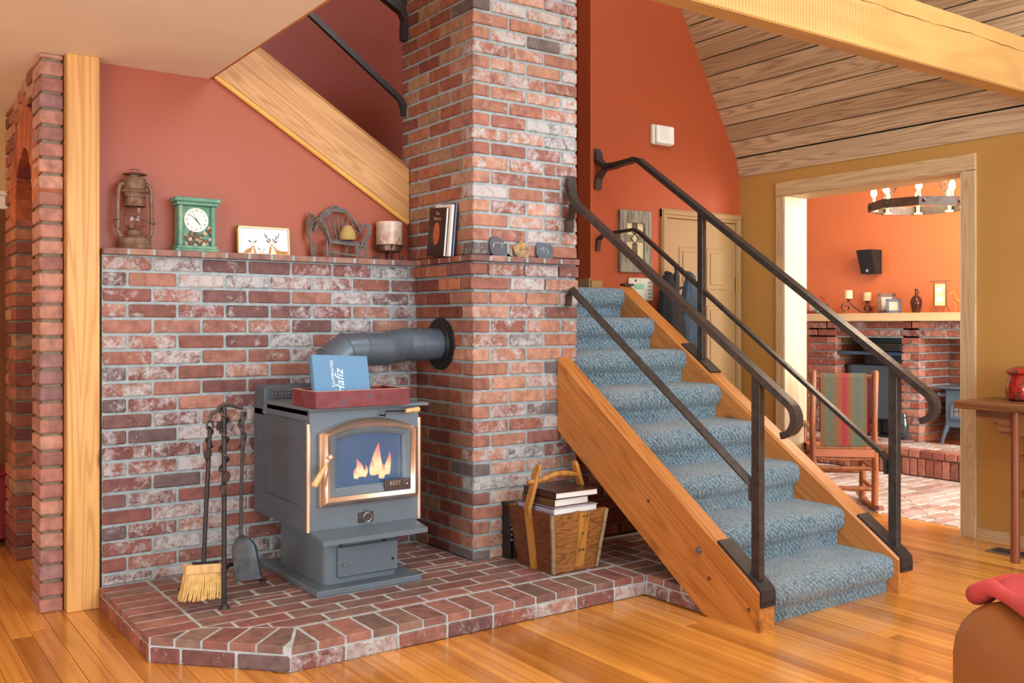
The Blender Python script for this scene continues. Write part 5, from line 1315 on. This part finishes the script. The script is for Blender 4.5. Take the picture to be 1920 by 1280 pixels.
# brick surround with niches
yl = onx(1511, 640, XM).y; yo0 = onx(1690, 700, XM).y; yo1 = onx(1567, 700, XM).y; yp = onx(1724, 700, XM).y
zo = onx(1640, 635, XM).z; zm0 = onx(1650, 602, XM).z; zm1 = onx(1650, 587, XM).z
fs_ = thing('brick_fireplace', 'red brick fireplace surround with media niche and stove alcove in the den', 'fireplace', (0, 0, 0))
MB().box(XM + .012, 7.9, yo1 + .012, yl - .03, HZ2, zm0).box(XM + .012, 7.9, yp + .012, yo0 - .012, HZ2, zm0).box(XM + .012, 7.9, 3.2, yl - .03, zo + .01, zm0).box(7.85, 7.9, 3.2, yl, HZ2, zm0).build('mortar_core', 'mortar', fs_)
z0 = HZ2 + .004; k = 0
while z0 < zm0 - .02:
    z1 = min(z0 + BH, zm0 - .002)
    if z1 <= zo + .02:
        for (a_, b_) in run(yo1, yl - .02, .2 if k % 2 else .1): brick(fs_, XM, XM + .09, a_, b_, z0, z1, 'den', .4)
        sp_ = [(yp, yo0)] if k % 2 else [(yp, (yp + yo0) / 2 - .005), ((yp + yo0) / 2 + .005, yo0)]
        for (a_, b_) in sp_: brick(fs_, XM, XM + .09, a_, b_, z0, z1, 'den', .35)
        for (a_, b_) in run(XM + .1, 7.84, .1 if k % 2 else .2): brick(fs_, a_, b_, yp, yp + .08, z0, z1, 'warm', .12)
        for (a_, b_) in run(XM + .1, 7.84, .1 if k % 2 else .2): brick(fs_, a_, b_, yo1, yo1 + .08, z0, z1, 'warm', .05)
    else:
        for (a_, b_) in run(3.5, yl + (.03 if k % 2 else 0), .2 if k % 2 else .1): brick(fs_, XM, XM + .09, a_, b_, z0, z1, 'den', .4)
    if z1 <= zo + .02:
        for (a_, b_) in run(4.0, yp - .01, .2 if k % 2 else .1): brick(fs_, 7.835, 7.853, a_, b_, z0, z1, 'warm', .05)
    z0 += CH; k += 1
mt = thing('den_mantel', 'pale oak mantel beam over the den fireplace', 'mantel', (XM - .1, (3.3 + yl) / 2, zm0))
MB().cbox(0, .24, (3.3 - yl) / 2, (yl - 3.3) / 2 + .06, 0, zm1 - zm0 + .0, .004).build('beam', 'mantel', mt)
XMM = XM - .02        # where things stand on the mantel
def mp(u): return onx(u, 580, XMM).y
def mh(u, v): return onx(u, v, XMM).z
pxm = lambda u: (onx(u, 580, XMM) - C0).dot(FV) / F   # metres per pixel at that depth
def onmantel(name, label, cat, u, group=None, rz=None): return thing(name, label, cat, (XMM, mp(u), zm1), (-YAW if rz is None else rz), group)
# speaker
p = onx(1630, 492, 7.42)
sk = thing('wall_speaker', 'black speaker mounted on the orange wall of the den', 'speaker', (7.48, p.y, p.z - .10), -PI / 2 - .0)
MB().prism([(-.07, .0), (.07, .0), (.07, .21), (-.07, .21)], .0, .05, 'Y').build('bracket', 'black', sk)
q = MB().add([(-.07, -.08, .0), (.075, -.08, .0), (.075, -.0, 0), (-.07, -.0, 0), (-.085, -.13, .21), (.065, -.13, .21), (.065, -.0, .21), (-.085, -.0, .21)], [(0, 3, 2, 1), (4, 5, 6, 7), (0, 1, 5, 4), (1, 2, 6, 5), (2, 3, 7, 6), (3, 0, 4, 7)]).build('cabinet', 'black', sk)
MB().cbox(-.012, .01, -.094, -.08, .015, .04, .001).build('badge', 'chrome', sk)
# photo frames
M['pinkf'] = plain('pink_frame', (196, 90, 84), .5); M['greyf'] = plain('grey_blue_frame', (96, 104, 112), .5); M['woodf'] = plain('brown_wood_frame', (122, 92, 84), .5, 0, .2); M['bluef'] = plain('slate_blue_frame', (78, 96, 122), .5)
t = NT('snapshot'); v = t.coord(); n = t.n('TexNoise', Vector=v, Scale=26.0, Detail=3.0).outputs['Color']
t.P(Base__Color=t.mix(t.mix(lin((200, 190, 190)), n, .45), lin((150, 120, 120)), .25), Roughness=.3); M['photo'] = t.m
def pframe(label, u0, u1, v0, mat, mat2=None, dx=0.0):
    u = (u0 + u1) / 2; s_ = pxm(u); w_ = (u1 - u0) * s_; h_ = (586 - v0) * s_
    o_ = onmantel('photo_frame', label, 'photo frame', u, 'photo frames on the den mantel', -YAW - .25)
    o_.location.x += dx; o_.rotation_euler = (math.radians(-12), 0, -YAW - .25)
    b_ = .2 * min(w_, h_)
    MB().cbox(-w_ / 2, w_ / 2, 0, .012, 0, b_, .002).cbox(-w_ / 2, w_ / 2, 0, .012, h_ - b_, h_, .002).cbox(-w_ / 2, -w_ / 2 + b_, 0, .012, 0, h_, .002).cbox(w_ / 2 - b_, w_ / 2, 0, .012, 0, h_, .002).build('frame', mat, o_)
    if mat2: MB().box(-w_ / 2 + b_, w_ / 2 - b_, .004, .007, b_, h_ - b_).build('mount', mat2, o_)
    c_ = b_ * (1.7 if mat2 else 1)
    MB().box(-w_ / 2 + c_, w_ / 2 - c_, .003, .006, c_, h_ - c_).build('photograph', 'photo', o_)
    MB().tube([(0, .01, h_ * .7), (0, .05, .012)], 1, flat=(.02, .004)).build('stand', 'black', o_)
pframe('pink photo frame at the left end of the den mantel', 1510, 1538, 552, 'pinkf', None, .02)
pframe('small grey photo frame beside the pink one on the den mantel', 1534, 1558, 566, 'greyf', None, -.04)
pframe('larger brown photo frame in the middle of the den mantel', 1645, 1677, 548, 'woodf', None, .02)
pframe('small slate blue photo frame in front of the brown one', 1668, 1694, 559, 'bluef', 'parch', -.04)
# scroll candle holder with two candles
M['rustiron'] = plain('rusty_iron', (110, 70, 54), .55, .5, .25, 40)
s_ = pxm(1606)
sc = onmantel('scroll_candleholder', 'scrolled rusty iron candle holder on the den mantel', 'candle holder', 1606)
def sp_(u, v): return ((u - 1606) * s_, 0, max(.006, (586 - v) * s_))
def spiral(cu, cv, r0, a0, turns, sg): return [sp_(cu + r0 * (1 - .62 * i / 14) * math.cos(a0 + sg * turns * 2 * PI * i / 14), cv - r0 * (1 - .62 * i / 14) * math.sin(a0 + sg * turns * 2 * PI * i / 14)) for i in range(15)]
lft = spiral(1587, 575, 9.5, PI / 2, 1.1, 1); rgt = spiral(1626, 577, 8, -PI / 2, 1.1, 1)
MB().tube(lft[::-1] + [sp_(1594, 566), sp_(1604, 575), sp_(1614, 583)] + rgt, 1, flat=(.035, .008)).build('scroll', 'rustiron', sc)
for (u, v, nm) in ((1591, 565, 0), (1626, 569, 1)):
    c_ = sp_(u, v); MB().lathe([(.006, 0), (.012, .01), (.008, .02), (.026, .026), (.026, .03)], 14, c_).build('cup', 'rustiron', sc, True)
    w_ = RV * c_[0]
    cdl = thing('mantel_candle', 'ivory pillar candle on the %s cup of the scroll holder' % ('higher left', 'lower right')[nm], 'candle', tuple(Vector((XMM, mp(1606), zm1 + c_[2] + .0305)) + w_), 0, 'ivory candles on the den mantel')
    MB().lathe([(0, 0), (.034, 0), (.035, .003), (.035, .072), (.03, .076), (0, .072)], 22).build('wax', 'wax_ivory', cdl, True)
    MB().cyl((0, 0, .072), (0, 0, .084), .0012, n=5).build('wick', 'black', cdl)
# vase
s_ = pxm(1718); M['bronze_gl'] = plain('bronze_glaze', (96, 56, 44), .15, .5, .5, 14)
vs_ = onmantel('bronze_vase', 'glossy bronze bottle vase on the den mantel', 'vase', 1718)
k9 = s_
MB().lathe([(6 * k9, 0), (7.5 * k9, .01), (10 * k9, 16 * k9), (10.5 * k9, 22 * k9), (8 * k9, 28 * k9), (3 * k9, 33 * k9), (2.2 * k9, 38 * k9), (3 * k9, 43 * k9), (2.5 * k9, 45 * k9)], 20).build('body', 'bronze_gl', vs_, True)
MB().tube([(2 * k9, 0, 34 * k9), (5 * k9, 0, 37 * k9), (3 * k9, 0, 41 * k9)], .003, 5).build('handle', 'bronze_gl', vs_)
# hanging portrait stand
s_ = pxm(1762); hs = onmantel('portrait_stand', 'iron stand with a hanging double portrait panel on the den mantel', 'portrait stand', 1764)
def hp_(u, v, y=0): return ((u - 1764) * s_, y, max(.003, (586 - v) * s_))
MB().tube([hp_(1744, 528), hp_(1783, 526)], .004, 6).build('rail', 'rustiron', hs)
for u in (1751, 1774):
    MB().tube([hp_(u, 527), hp_(u, 575)], .003, 5).build('upright', 'rustiron', hs)
    MB().tube([hp_(u - 6, 586), hp_(u - 4, 577), hp_(u, 574), hp_(u + 4, 577), hp_(u + 6, 586)], .003, 5).build('foot', 'rustiron', hs)
pn = MB().box(hp_(1751, 0)[0], hp_(1770, 0)[0], -.02, -.008, hp_(0, 573)[2], hp_(0, 533)[2]).build('panel', 'parch', hs)
for (u, v) in ((1760, 544), (1760, 561)):
    c_ = hp_(u, v); MB().cyl((c_[0], -.02, c_[2]), (c_[0], -.0225, c_[2]), 4.8 * s_, n=16).build('portrait', 'photo', pn)
# giraffe figurine
M['toy_orange'] = plain('orange_carved_wood', (226, 120, 52), .5, 0, .15, 40)
s_ = pxm(1792); gf = onmantel('giraffe_figurine', 'small orange carved giraffe at the right end of the den mantel', 'figurine', 1792)
def gp(u, v, y=0): return ((u - 1792) * s_, y, max(.002, (586 - v) * s_))
MB().tube([gp(1780, 553), gp(1786, 547), gp(1789, 550), gp(1791, 560), gp(1796, 564), gp(1806, 566)], [.006, .010, .009, .010, .018, .014], 8).build('body', 'toy_orange', gf, True)
for (u, y) in ((1790, -.008), (1792, .008), (1804, -.008), (1806, .008)): MB().tube([gp(u, 566, y), gp(u, 586, y)], [.007, .005], 6).build('leg', 'toy_orange', gf, True)
# media niche: shelf, television, receiver
zsh = onx(1630, 659, XM).z
MB().cbox(XM + .02, 7.84, yo0 + .005, yo1 - .005, zsh - .03, zsh, .002).build('x', M['book_blue'] if False else plain('blue_shelf', (58, 84, 112), .5)).name = 'niche_shelf'
tag(bpy.data.objects['niche_shelf'], 'dark blue shelf across the media niche of the fireplace', 'shelf')
rc = thing('av_receiver', 'black receiver box on the shelf of the media niche', 'receiver', (7.5, onx(1665, 650, 7.45).y, zsh))
MB().cbox(-.12, .2, -.17, .20, .008, .075, .004).build('case', 'black', rc)
MB().cbox(-.123, -.118, -.15, .17, .03, .05, .001).build('front_strip', 'blackm', rc)
for (y_, z_) in ((-.12, 0), (.15, 0)): MB().box(-.1, -.08, y_, y_ + .02, 0, .008).build('foot', 'black', rc)
t = NT('tv_screen'); t.P(Base__Color=lin((52, 56, 60)), Roughness=.12, Specular__IOR__Level=.8); M['screen'] = t.m
tz0 = onx(1640, 790, XM).z; tz1 = onx(1640, 684, XM).z
tv = thing('television', 'flat television standing in the media niche of the den fireplace', 'television', (7.52, (yo0 + yo1) / 2, HZ2))
hwid = (yo1 - yo0) / 2 - .03
MB().cbox(0, .05, -hwid, hwid, tz0 - HZ2, tz1 - HZ2, .004).build('bezel', 'black', tv)
MB().box(-.002, .001, -hwid + .015, hwid - .015, tz0 - HZ2 + .02, tz1 - HZ2 - .012).build('screen', 'screen', tv)
MB().cbox(-.06, .1, -.2, .2, 0, .02, .003).cbox(0.0, .03, -.05, .05, .02, tz0 - HZ2, .002).build('stand', 'black', tv)
# owl statue
s_ = (onx(1697, 780, XM - .08) - C0).dot(FV) / F
pw_ = onx(1697, 823, XM - .1)
M['pewter'] = plain('dark_pewter', (92, 104, 112), .18, .7, .3, 20)
ow = thing('bird_statue', 'glossy dark pewter bird statue on the den hearth', 'statue', (XM - .12, pw_.y, HZ2), -YAW)
MB().cbox(-.05, .075, -.04, .04, 0, .022, .004).build('base', 'woodf', ow)
MB().lathe([(.012, .022), (.03, .06), (.04, .10), (.042, .14), (.034, .18), (.028, .195), (.03, .215), (.024, .238), (0, .245)], 18).build('body', 'pewter', ow, True)
MB().tube([(0, 0, .07), (.04, 0, .05), (.075, 0, .026)], [.012, .008, .004], 6).build('tail', 'pewter', ow, True)
MB().tube([(0, -.022, .21), (0, -.044, .205)], [.008, .001], 6).build('beak', 'brass', ow)
for s9 in (-1, 1): MB().tube([(s9 * .018, 0, .235), (s9 * .022, 0, .262)], [.008, .002], 6).build('ear_tuft', 'pewter', ow)
# blue enamel stove in the alcove
M['enamel'] = plain('blue_grey_enamel', (88, 108, 126), .3, .1, .05)
be = thing('enamel_stove', 'blue grey cast iron stove in the alcove of the den fireplace', 'stove', (XM + .05, onx(1800, 720, XM).y - .06, HZ2))
f = onx(1747, 724, XM + .0); zt = f.z - HZ2
yw = f.y - be.location.y
leg_h = .14
MB().cbox(-.02, .36, -.42, yw + .02, zt - .02, zt, .008).build('top', 'enamel', be)
yb_ = onx(1772, 760, XM + .07).y - be.location.y
MB().cbox(.02, .34, -.38, yb_, leg_h, zt - .02, .008).build('body', 'enamel', be)
for (x_, y_) in ((.02, yb_), (.30, yb_), (.02, -.36)): MB().tube([(x_ + .01, y_ - .02, leg_h + .02), (x_ - .0, y_ + .012, .06), (x_ - .008, y_ + .022, 0)], [.022, .014, .012], 8).build('leg', 'enamel', be, True)
ay0, ay1 = yb_ - .28, yb_ - .045
ao = arch(ay0, ay1, leg_h + .06, zt - .15, zt - .08); ai = arch(ay0 + .035, ay1 - .035, leg_h + .095, zt - .16, zt - .11)
rg = ringp(ao, ai, -.012, -.02, -.008, .004)
rg.v = [(y_ + .02, x_, z_) for (x_, y_, z_) in rg.v]
dd = rg.build('door', 'enamel', be, True)
M['amber'] = plain('amber_glass', (206, 176, 120), .15)
gg = MB().prism(ai, .018, .022, 'X'); gg.build('glass', 'amber', dd)
for k in range(5):
    y_ = ay0 + .04 + k * (ay1 - ay0 - .08) / 4; MB().box(.006, .014, y_ - .004, y_ + .004, leg_h + .095, zt - .13).build('glazing_bar', 'enamel', dd)
MB().box(.006, .014, ay0 + .035, ay1 - .035, zt - .2, zt - .193).build('glazing_bar', 'enamel', dd)
MB().tube([(.04, yb_, zt - .07), (.04, yb_ + .05, zt - .075), (.03, yb_ + .07, zt - .06)], .014, 8).build('side_bracket', 'enamel', be, True)
# rocking chair seen from behind
cpos = onz(1640, 957, 0)
rk = thing('rocking_chair', 'rustic log rocking chair with striped blanket back in the doorway', 'chair', (cpos.x, cpos.y, 0), -YAW - math.radians(8))
M['log_chair'] = woodmat('peeled_log', (156, 92, 50), (92, 46, 24), 'Z', .35, 12, 6, .7, 20, 1.5)
M['leather_seat'] = plain('tan_leather_seat', (176, 104, 68), .45, 0, .12, 10)
wd = .385; sd = .36
def leg(x, y, h, r_=.021):
    return MB().tube([(x, y, .03), (x + .003, y, h * .3), (x - .003, y + .0, h * .6), (x, y - .02 * (h > .6), h - .012), (x, y - .02 * (h > .6), h)], [r_, r_ * 1.08, r_ * .95, r_, r_ * .6], 10)
for x in (0, -wd): leg(x, 0, .905).build('back_post', 'log_chair', rk, True)
for x in (.0, -wd): leg(x, sd, .52).build('front_post', 'log_chair', rk, True)
for x in (.0, -wd):
    MB().tube([(x, -.18, .05), (x, 0, .018), (x, .2, .012), (x, sd, .02), (x, sd + .14, .05)], 1, flat=(.03, .03)).build('rocker', 'log_chair', rk)
    MB().tube([(x, -.01, .50), (x, .2, .525), (x, sd + .03, .525)], .022, 8).build('arm', 'log_chair', rk, True)
    for z in (.13, .26): MB().tube([(x, 0, z), (x, sd, z + .01)], .014, 8).build('side_rung', 'log_chair', rk, True)
for (y_, zz_) in ((0, (.14, .27, .40, .86)), (sd, (.2, .32))):
    for z in zz_: MB().tube([(-wd, y_, z), (-wd * .92, y_, z), (-wd * .08, y_, z), (0, y_, z)], [.008, .015, .015, .008], 8).build('cross_rung', 'log_chair', rk, True)
MB().tube([(-wd + .01, .0, .335), (-wd / 2, -.005, .325), (-.01, 0, .335)], .012, 8).build('seat_rail', 'log_chair', rk, True)
sr = []
for i in range(9):
    f = i / 8; sr.append([(-wd - .0 + wd * j / 6, -.02 + (sd + .04) * f, .395 - .035 * math.sin(PI * f) * math.sin(PI * j / 6)) for j in range(7)])
mb = MB().grid(sr); mb.add([(x, y, z - .05) for r in sr for (x, y, z) in r], [(i * 7 + j, (i + 1) * 7 + j, (i + 1) * 7 + j + 1, i * 7 + j + 1) for i in range(8) for j in range(6)])
mb.add([sr[0][j] for j in range(7)] + [(x, y, z - .05) for (x, y, z) in sr[0]], [(j, j + 1, 8 + j, 7 + j) for j in range(6)])
mb.add([sr[i][6] for i in range(9)] + [(x, y, z - .05) for (x, y, z) in [sr[i][6] for i in range(9)]], [(j, j + 1, 10 + j, 9 + j) for j in range(8)])
mb.build('seat', 'leather_seat', rk, True)
t = NT('striped_blanket'); xx = t.n('SeparateXYZ', Vector=t.n('TexCoord').outputs['Generated']).outputs[0]
cr = [(0, (120, 84, 50)), (.14, (104, 96, 68)), (.22, (84, 100, 86)), (.3, (110, 92, 60)), (.42, (136, 76, 52)), (.5, (150, 40, 46)), (.57, (140, 60, 50)), (.68, (110, 94, 62)), (.8, (76, 98, 88)), (.9, (98, 96, 70)), (1.0, (112, 80, 52))]
nz = t.noise(t.coord(), 160, 2)
t.P(Base__Color=t.mix(t.ramp(xx, [(p_, lin(c_)) for p_, c_ in cr]), t.ramp(nz, [(.3, (.7,) * 3), (.7, (1.2,) * 3)]), 1.0, 'MULTIPLY'), Roughness=.95); t.bump(nz, .5, .003); M['blanket'] = t.m
rows = [(-.018, z) for z in (.415, .5, .65, .8, .862)] + [(-.006, .885), (.010, .885)] + [(.02, z) for z in (.862, .7, .5)]
MB().prism([(y_, z_) for y_, z_ in rows] + [(.012, .5), (.004, .862), (-.004, .862), (-.012, .415)], -wd + .045, -.05, 'X').build('blanket', 'blanket', rk)
MB().prism([(.021, .5), (.021, .86), (.028, .86), (.028, .5)], -wd + .07, -.022, 'X').build('blanket_lining', plain('crimson_wool', (150, 44, 58), .9), rk)
# chandelier
cd = 6.75
cc = ond(1722, 386, cd)
chd = thing('ring_chandelier', 'octagonal iron ring chandelier with candle bulbs in the den', 'chandelier', tuple(cc))
R8 = .335; hb = .03
import_angle = -YAW + PI / 8
ov = [(R8 * math.cos(import_angle + PI / 4 * i), R8 * math.sin(import_angle + PI / 4 * i)) for i in range(8)]
iv = [(x * .955, y * .955) for x, y in ov]
M['ring_in'] = plain('warm_ring_inside', (196, 170, 120), .5); M['patina'] = plain('blue_patina', (90, 116, 160), .7, .2, .4, 40)
for i in range(8):
    j = (i + 1) % 8
    vv = [(*ov[i], -hb), (*ov[j], -hb), (*ov[j], hb), (*ov[i], hb), (*iv[i], -hb), (*iv[j], -hb), (*iv[j], hb), (*iv[i], hb)]
    sgm = MB().add(vv, [(0, 1, 2, 3), (1, 5, 6, 2), (4, 7, 6, 5), (0, 3, 7, 4), (3, 2, 6, 7), (0, 4, 5, 1)]).build('ring_segment', 'iron', chd)
    mx, my = (ov[i][0] * .86 + ov[j][0] * .14), (ov[i][1] * .86 + ov[j][1] * .14); l_ = math.hypot(mx, my)
    MB().ball((mx * 1.01, my * 1.01, 0), .012, 8, 5).build('stud', 'iron_dk', sgm)
fl_m = emit('candle_bulb', (255, 226, 170), 28.0)
for i in range(8):
    bx_, by_ = ov[i][0] * .88, ov[i][1] * .88
    MB().cyl((bx_, by_, -.02), (bx_, by_, .075), .011, n=10).cyl((bx_, by_, -.03), (bx_, by_, -.018), .03, n=12).tube([(bx_, by_, -.024), (ov[i][0] * .95, ov[i][1] * .95, -.024)], .008, 6).build('candle_sleeve', 'wax_ivory', chd, True)
    MB().lathe([(.010, .075), (.022, .096), (.019, .118), (.008, .146), (0, .158)], 12, (bx_, by_, 0)).build('bulb', fl_m, chd, True)
for i in (0, 2, 4, 6):
    a_ = Vector((ov[i][0] * .95, ov[i][1] * .95, hb)); b_ = Vector((0, 0, .42))
    n_ = 13; d_ = (b_ - a_) / n_; ax = d_.normalized(); sd_ = ax.cross(Vector((0, 0, 1))).normalized(); up_ = ax.cross(sd_)
    q = MB()
    for k in range(n_):
        c_ = a_ + d_ * (k + .5); e_ = sd_ if k % 2 else up_
        q.tube([tuple(c_ + ax * (.62 * d_.length * math.cos(w_)) + e_ * (.011 * math.sin(w_))) for w_ in [2 * PI * m_ / 10 for m_ in range(10)]], .0028, 5, True)
    q.build('chain', 'iron', chd)
MB().lathe([(.0, .40), (.02, .41), (.02, .44), (.006, .45), (.006, 2.72 - cc.z - .02), (.05, 2.72 - cc.z - .02), (.05, 2.72 - cc.z)], 16).build('stem', 'iron', chd)
pl = point('chandelier_light', (cc.x, cc.y, cc.z + .16), 14, (1.0, .8, .52), .2)

# =================================================================== RIGHT SIDE: TABLE, JAR, VENT, SOFA
M['table_wood'] = woodmat('old_elm', (134, 88, 50), (76, 42, 24), 'Y', .4, 16, 3, .9, 8, .8)
M['table_leg'] = woodmat('lacquered_elm', (128, 66, 42), (66, 28, 20), 'Z', .22, 10, 3, .6, 10, .6, .4)
lg = onz(1900, 1056, 0)
tb = thing('console_table', 'old carved elm console table against the ochre wall', 'table', (lg.x, lg.y, 0))
tz1 = onx(1829, 753, lg.x - .03).z
x0t, x1t = -.03, 5.19 - lg.x
yT = 0.30
MB().cbox(x0t, x1t, -1.3, yT, tz1 - .042, tz1, .006).build('tabletop', 'table_wood', tb)
for (x_, y_) in ((.02, 0), (x1t - .04, 0), (.02, -1.05), (x1t - .04, -1.05)):
    MB().tube([(x_, y_, 0), (x_, y_, .012), (x_, y_, tz1 - .04)], [.020, .023, .020], 14).build('leg', 'table_leg', tb, True)
sw = [(.012, 0), (.20, 0), (.20, -.035), (.15, -.052), (.12, -.06), (.105, -.072), (.095, -.062), (.088, -.06), (.082, -.068), (.084, -.088), (.092, -.098), (.082, -.11), (.062, -.128), (.012, -.13)]
for x_ in (.012, x1t - .05): MB().prism([(y_, tz1 - .042 + z_) for y_, z_ in sw], x_, x_ + .018, 'X').build('spandrel', 'table_wood', tb)
MB().cbox(.010, .03, -1.04, -.015, tz1 - .16, tz1 - .042, .003).build('apron', 'table_wood', tb)
for z in (.34, .52): MB().tube([(.02, 0, z), (x1t - .04, 0, z)], 1, flat=(.03, .026)).build('end_stretcher', 'table_leg', tb)
t = NT('crackled_red_lacquer'); v = t.coord(); n = t.noise(v, 26, 5, .6, .8)
t.P(Base__Color=t.ramp(n, [(.42, lin((150, 34, 26))), (.52, lin((176, 44, 30))), (.58, lin((60, 40, 40))), (.66, lin((96, 70, 66)))]), Roughness=.12, Coat__Weight=.6); M['lacquer'] = t.m
jp = onx(1925, 748, 5.065)
jr = thing('red_jar', 'lidded red and black crackled lacquer jar on the console table', 'jar', (jp.x, jp.y, tz1))
s_ = (jp - C0).dot(FV) / F
MB().lathe([(0, 0), (28 * s_, 0), (34 * s_, 4 * s_), (37 * s_, 14 * s_), (36 * s_, 28 * s_), (32 * s_, 42 * s_), (31 * s_, 48 * s_), (33 * s_, 50 * s_)], 32).build('body', 'lacquer', jr, True)
MB().lathe([(30 * s_, 50 * s_), (35 * s_, 51 * s_), (36 * s_, 54 * s_), (33 * s_, 58 * s_), (20 * s_, 64 * s_), (8 * s_, 66 * s_), (0, 66 * s_)], 32).build('lid', 'lacquer', jr, True)
va = onz(1846, 1033, 0)
vn = thing('floor_vent', 'brushed steel floor register beside the console table', 'vent', (va.x, va.y, 0))
M['vent'] = plain('brushed_steel', (120, 116, 110), .4, .6)
MB().cbox(0, .13, -.36, .0, 0.0005, .006, .002).build('frame', 'vent', vn)
for i in range(14): MB().cbox(.02, .11, -.34 + i * .0235, -.332 + i * .0235, .005, .009, .001).build('louvre', 'blackm', vn)
# leather sofa corner with red throw
M['leather'] = plain('tan_brown_leather', (140, 84, 36), .42, 0, .12, 6, .1)
M['throw'] = plain('red_fleece_throw', (184, 66, 64), .95, 0, .14, 10, .3)
so = ond(1884, 1186, 1.75)
sf = thing('leather_sofa', 'tan leather sofa corner in the right foreground', 'sofa', (so.x, so.y, 0), -YAW)
zt = so.z + .0
def rounded(x0, x1, y0, y1, z0, z1, r_, n=5):
    mb = MB(); pr = []
    for (cx_, cz_, a0) in ((x1 - r_, z1 - r_, 0), (x0 + r_, z1 - r_, PI / 2)):
        for i in range(n + 1): a_ = a0 + PI / 2 * i / n; pr.append((cx_ + r_ * math.cos(a_), cz_ + r_ * math.sin(a_)))
    pr = [(x1, z0)] + pr + [(x0, z0)]
    rows = []
    for (y_, k_) in ((y0, .82), (y0 + .03, .93), (y0 + .08, 1.0), (y1 - .08, 1.0), (y1 - .03, .93), (y1, .82)):
        cx_ = (x0 + x1) / 2; rows.append([(cx_ + (x - cx_) * k_, y_, z0 + (z - z0) * (1 - (1 - k_) * .35)) for x, z in pr])
    mb.grid(rows); w_ = len(pr); mb.f.append(tuple(range(w_))); mb.f.append(tuple(5 * w_ + i for i in range(w_))[::-1])
    for i in range(5): mb.f.append((i * w_, (i + 1) * w_, (i + 1) * w_ + w_ - 1, i * w_ + w_ - 1))
    return mb
rounded(-.045, .24, -.75, .16, .06, zt + .035, .10).build('arm', 'leather', sf, True, None, 60)
MB().tube([(.10 + .085 * math.cos(a_), -.752, zt - .1 + .085 * math.sin(a_)) for a_ in [2 * PI * i / 24 for i in range(24)]], .006, 6, True).build('welt', 'leather', sf, True)
rounded(.22, 1.5, -.1, .18, .06, zt + .25, .09).build('back', 'leather', sf, True, None, 60)
rounded(.24, 1.5, -.72, -.08, .2, zt - .12, .07).build('seat_cushion', 'leather', sf, True, None, 60)
for (x_, y_) in ((.0, .1), (.0, -.68), (1.4, .1)): MB().cyl((x_ + .04, y_, 0), (x_ + .04, y_, .07), .02, .028, 10).build('foot', 'black', sf, True)
# red throw draped over the arm
tw_ = thing('red_throw', 'crumpled red fleece throw draped over the leather sofa arm', 'throw', (so.x, so.y, zt), -YAW)
rows = []
def armz(x): return .035 - (0.10 - math.sqrt(max(0.0004, .01 - (.055 - x) ** 2)) if x < .055 else 0.0)
for i in range(30):
    f = i / 29; row = []
    y = -.60 + .76 * f
    xl = .022 + .30 * max(0, .62 - f) ** 1.2 + .01 * math.sin(f * 9)
    for j in range(22):
        g_ = j / 21; x = xl + (.42 - xl) * g_
        z = armz(x) + .030 + .010 * math.sin(g_ * 16 + f * 5) * (g_ > .02) + .008 * math.sin(f * 13 + g_ * 6) + .03 * min(1, g_ * 1.6) - max(0, f - .93) * .5
        row.append((x, y, z))
    rows.append(row)
mb = MB().grid(rows); mb.add([(x, y, z - .014) for r in rows for (x, y, z) in r], [(i * 22 + j, (i + 1) * 22 + j, (i + 1) * 22 + j + 1, i * 22 + j + 1) for i in range(29) for j in range(21)])
mb.build('cloth', 'throw', tw_, True, None, 80)
hem = [(x, y, z - .004) for (x, y, z) in [r[0] for r in rows]] + [(x, y, z - .004) for (x, y, z) in rows[-1][1:]]
MB().tube(hem, [.017 + .004 * math.sin(i * .7) for i in range(len(hem))], 12).build('hem', 'throw', tw_, True, None, 85)
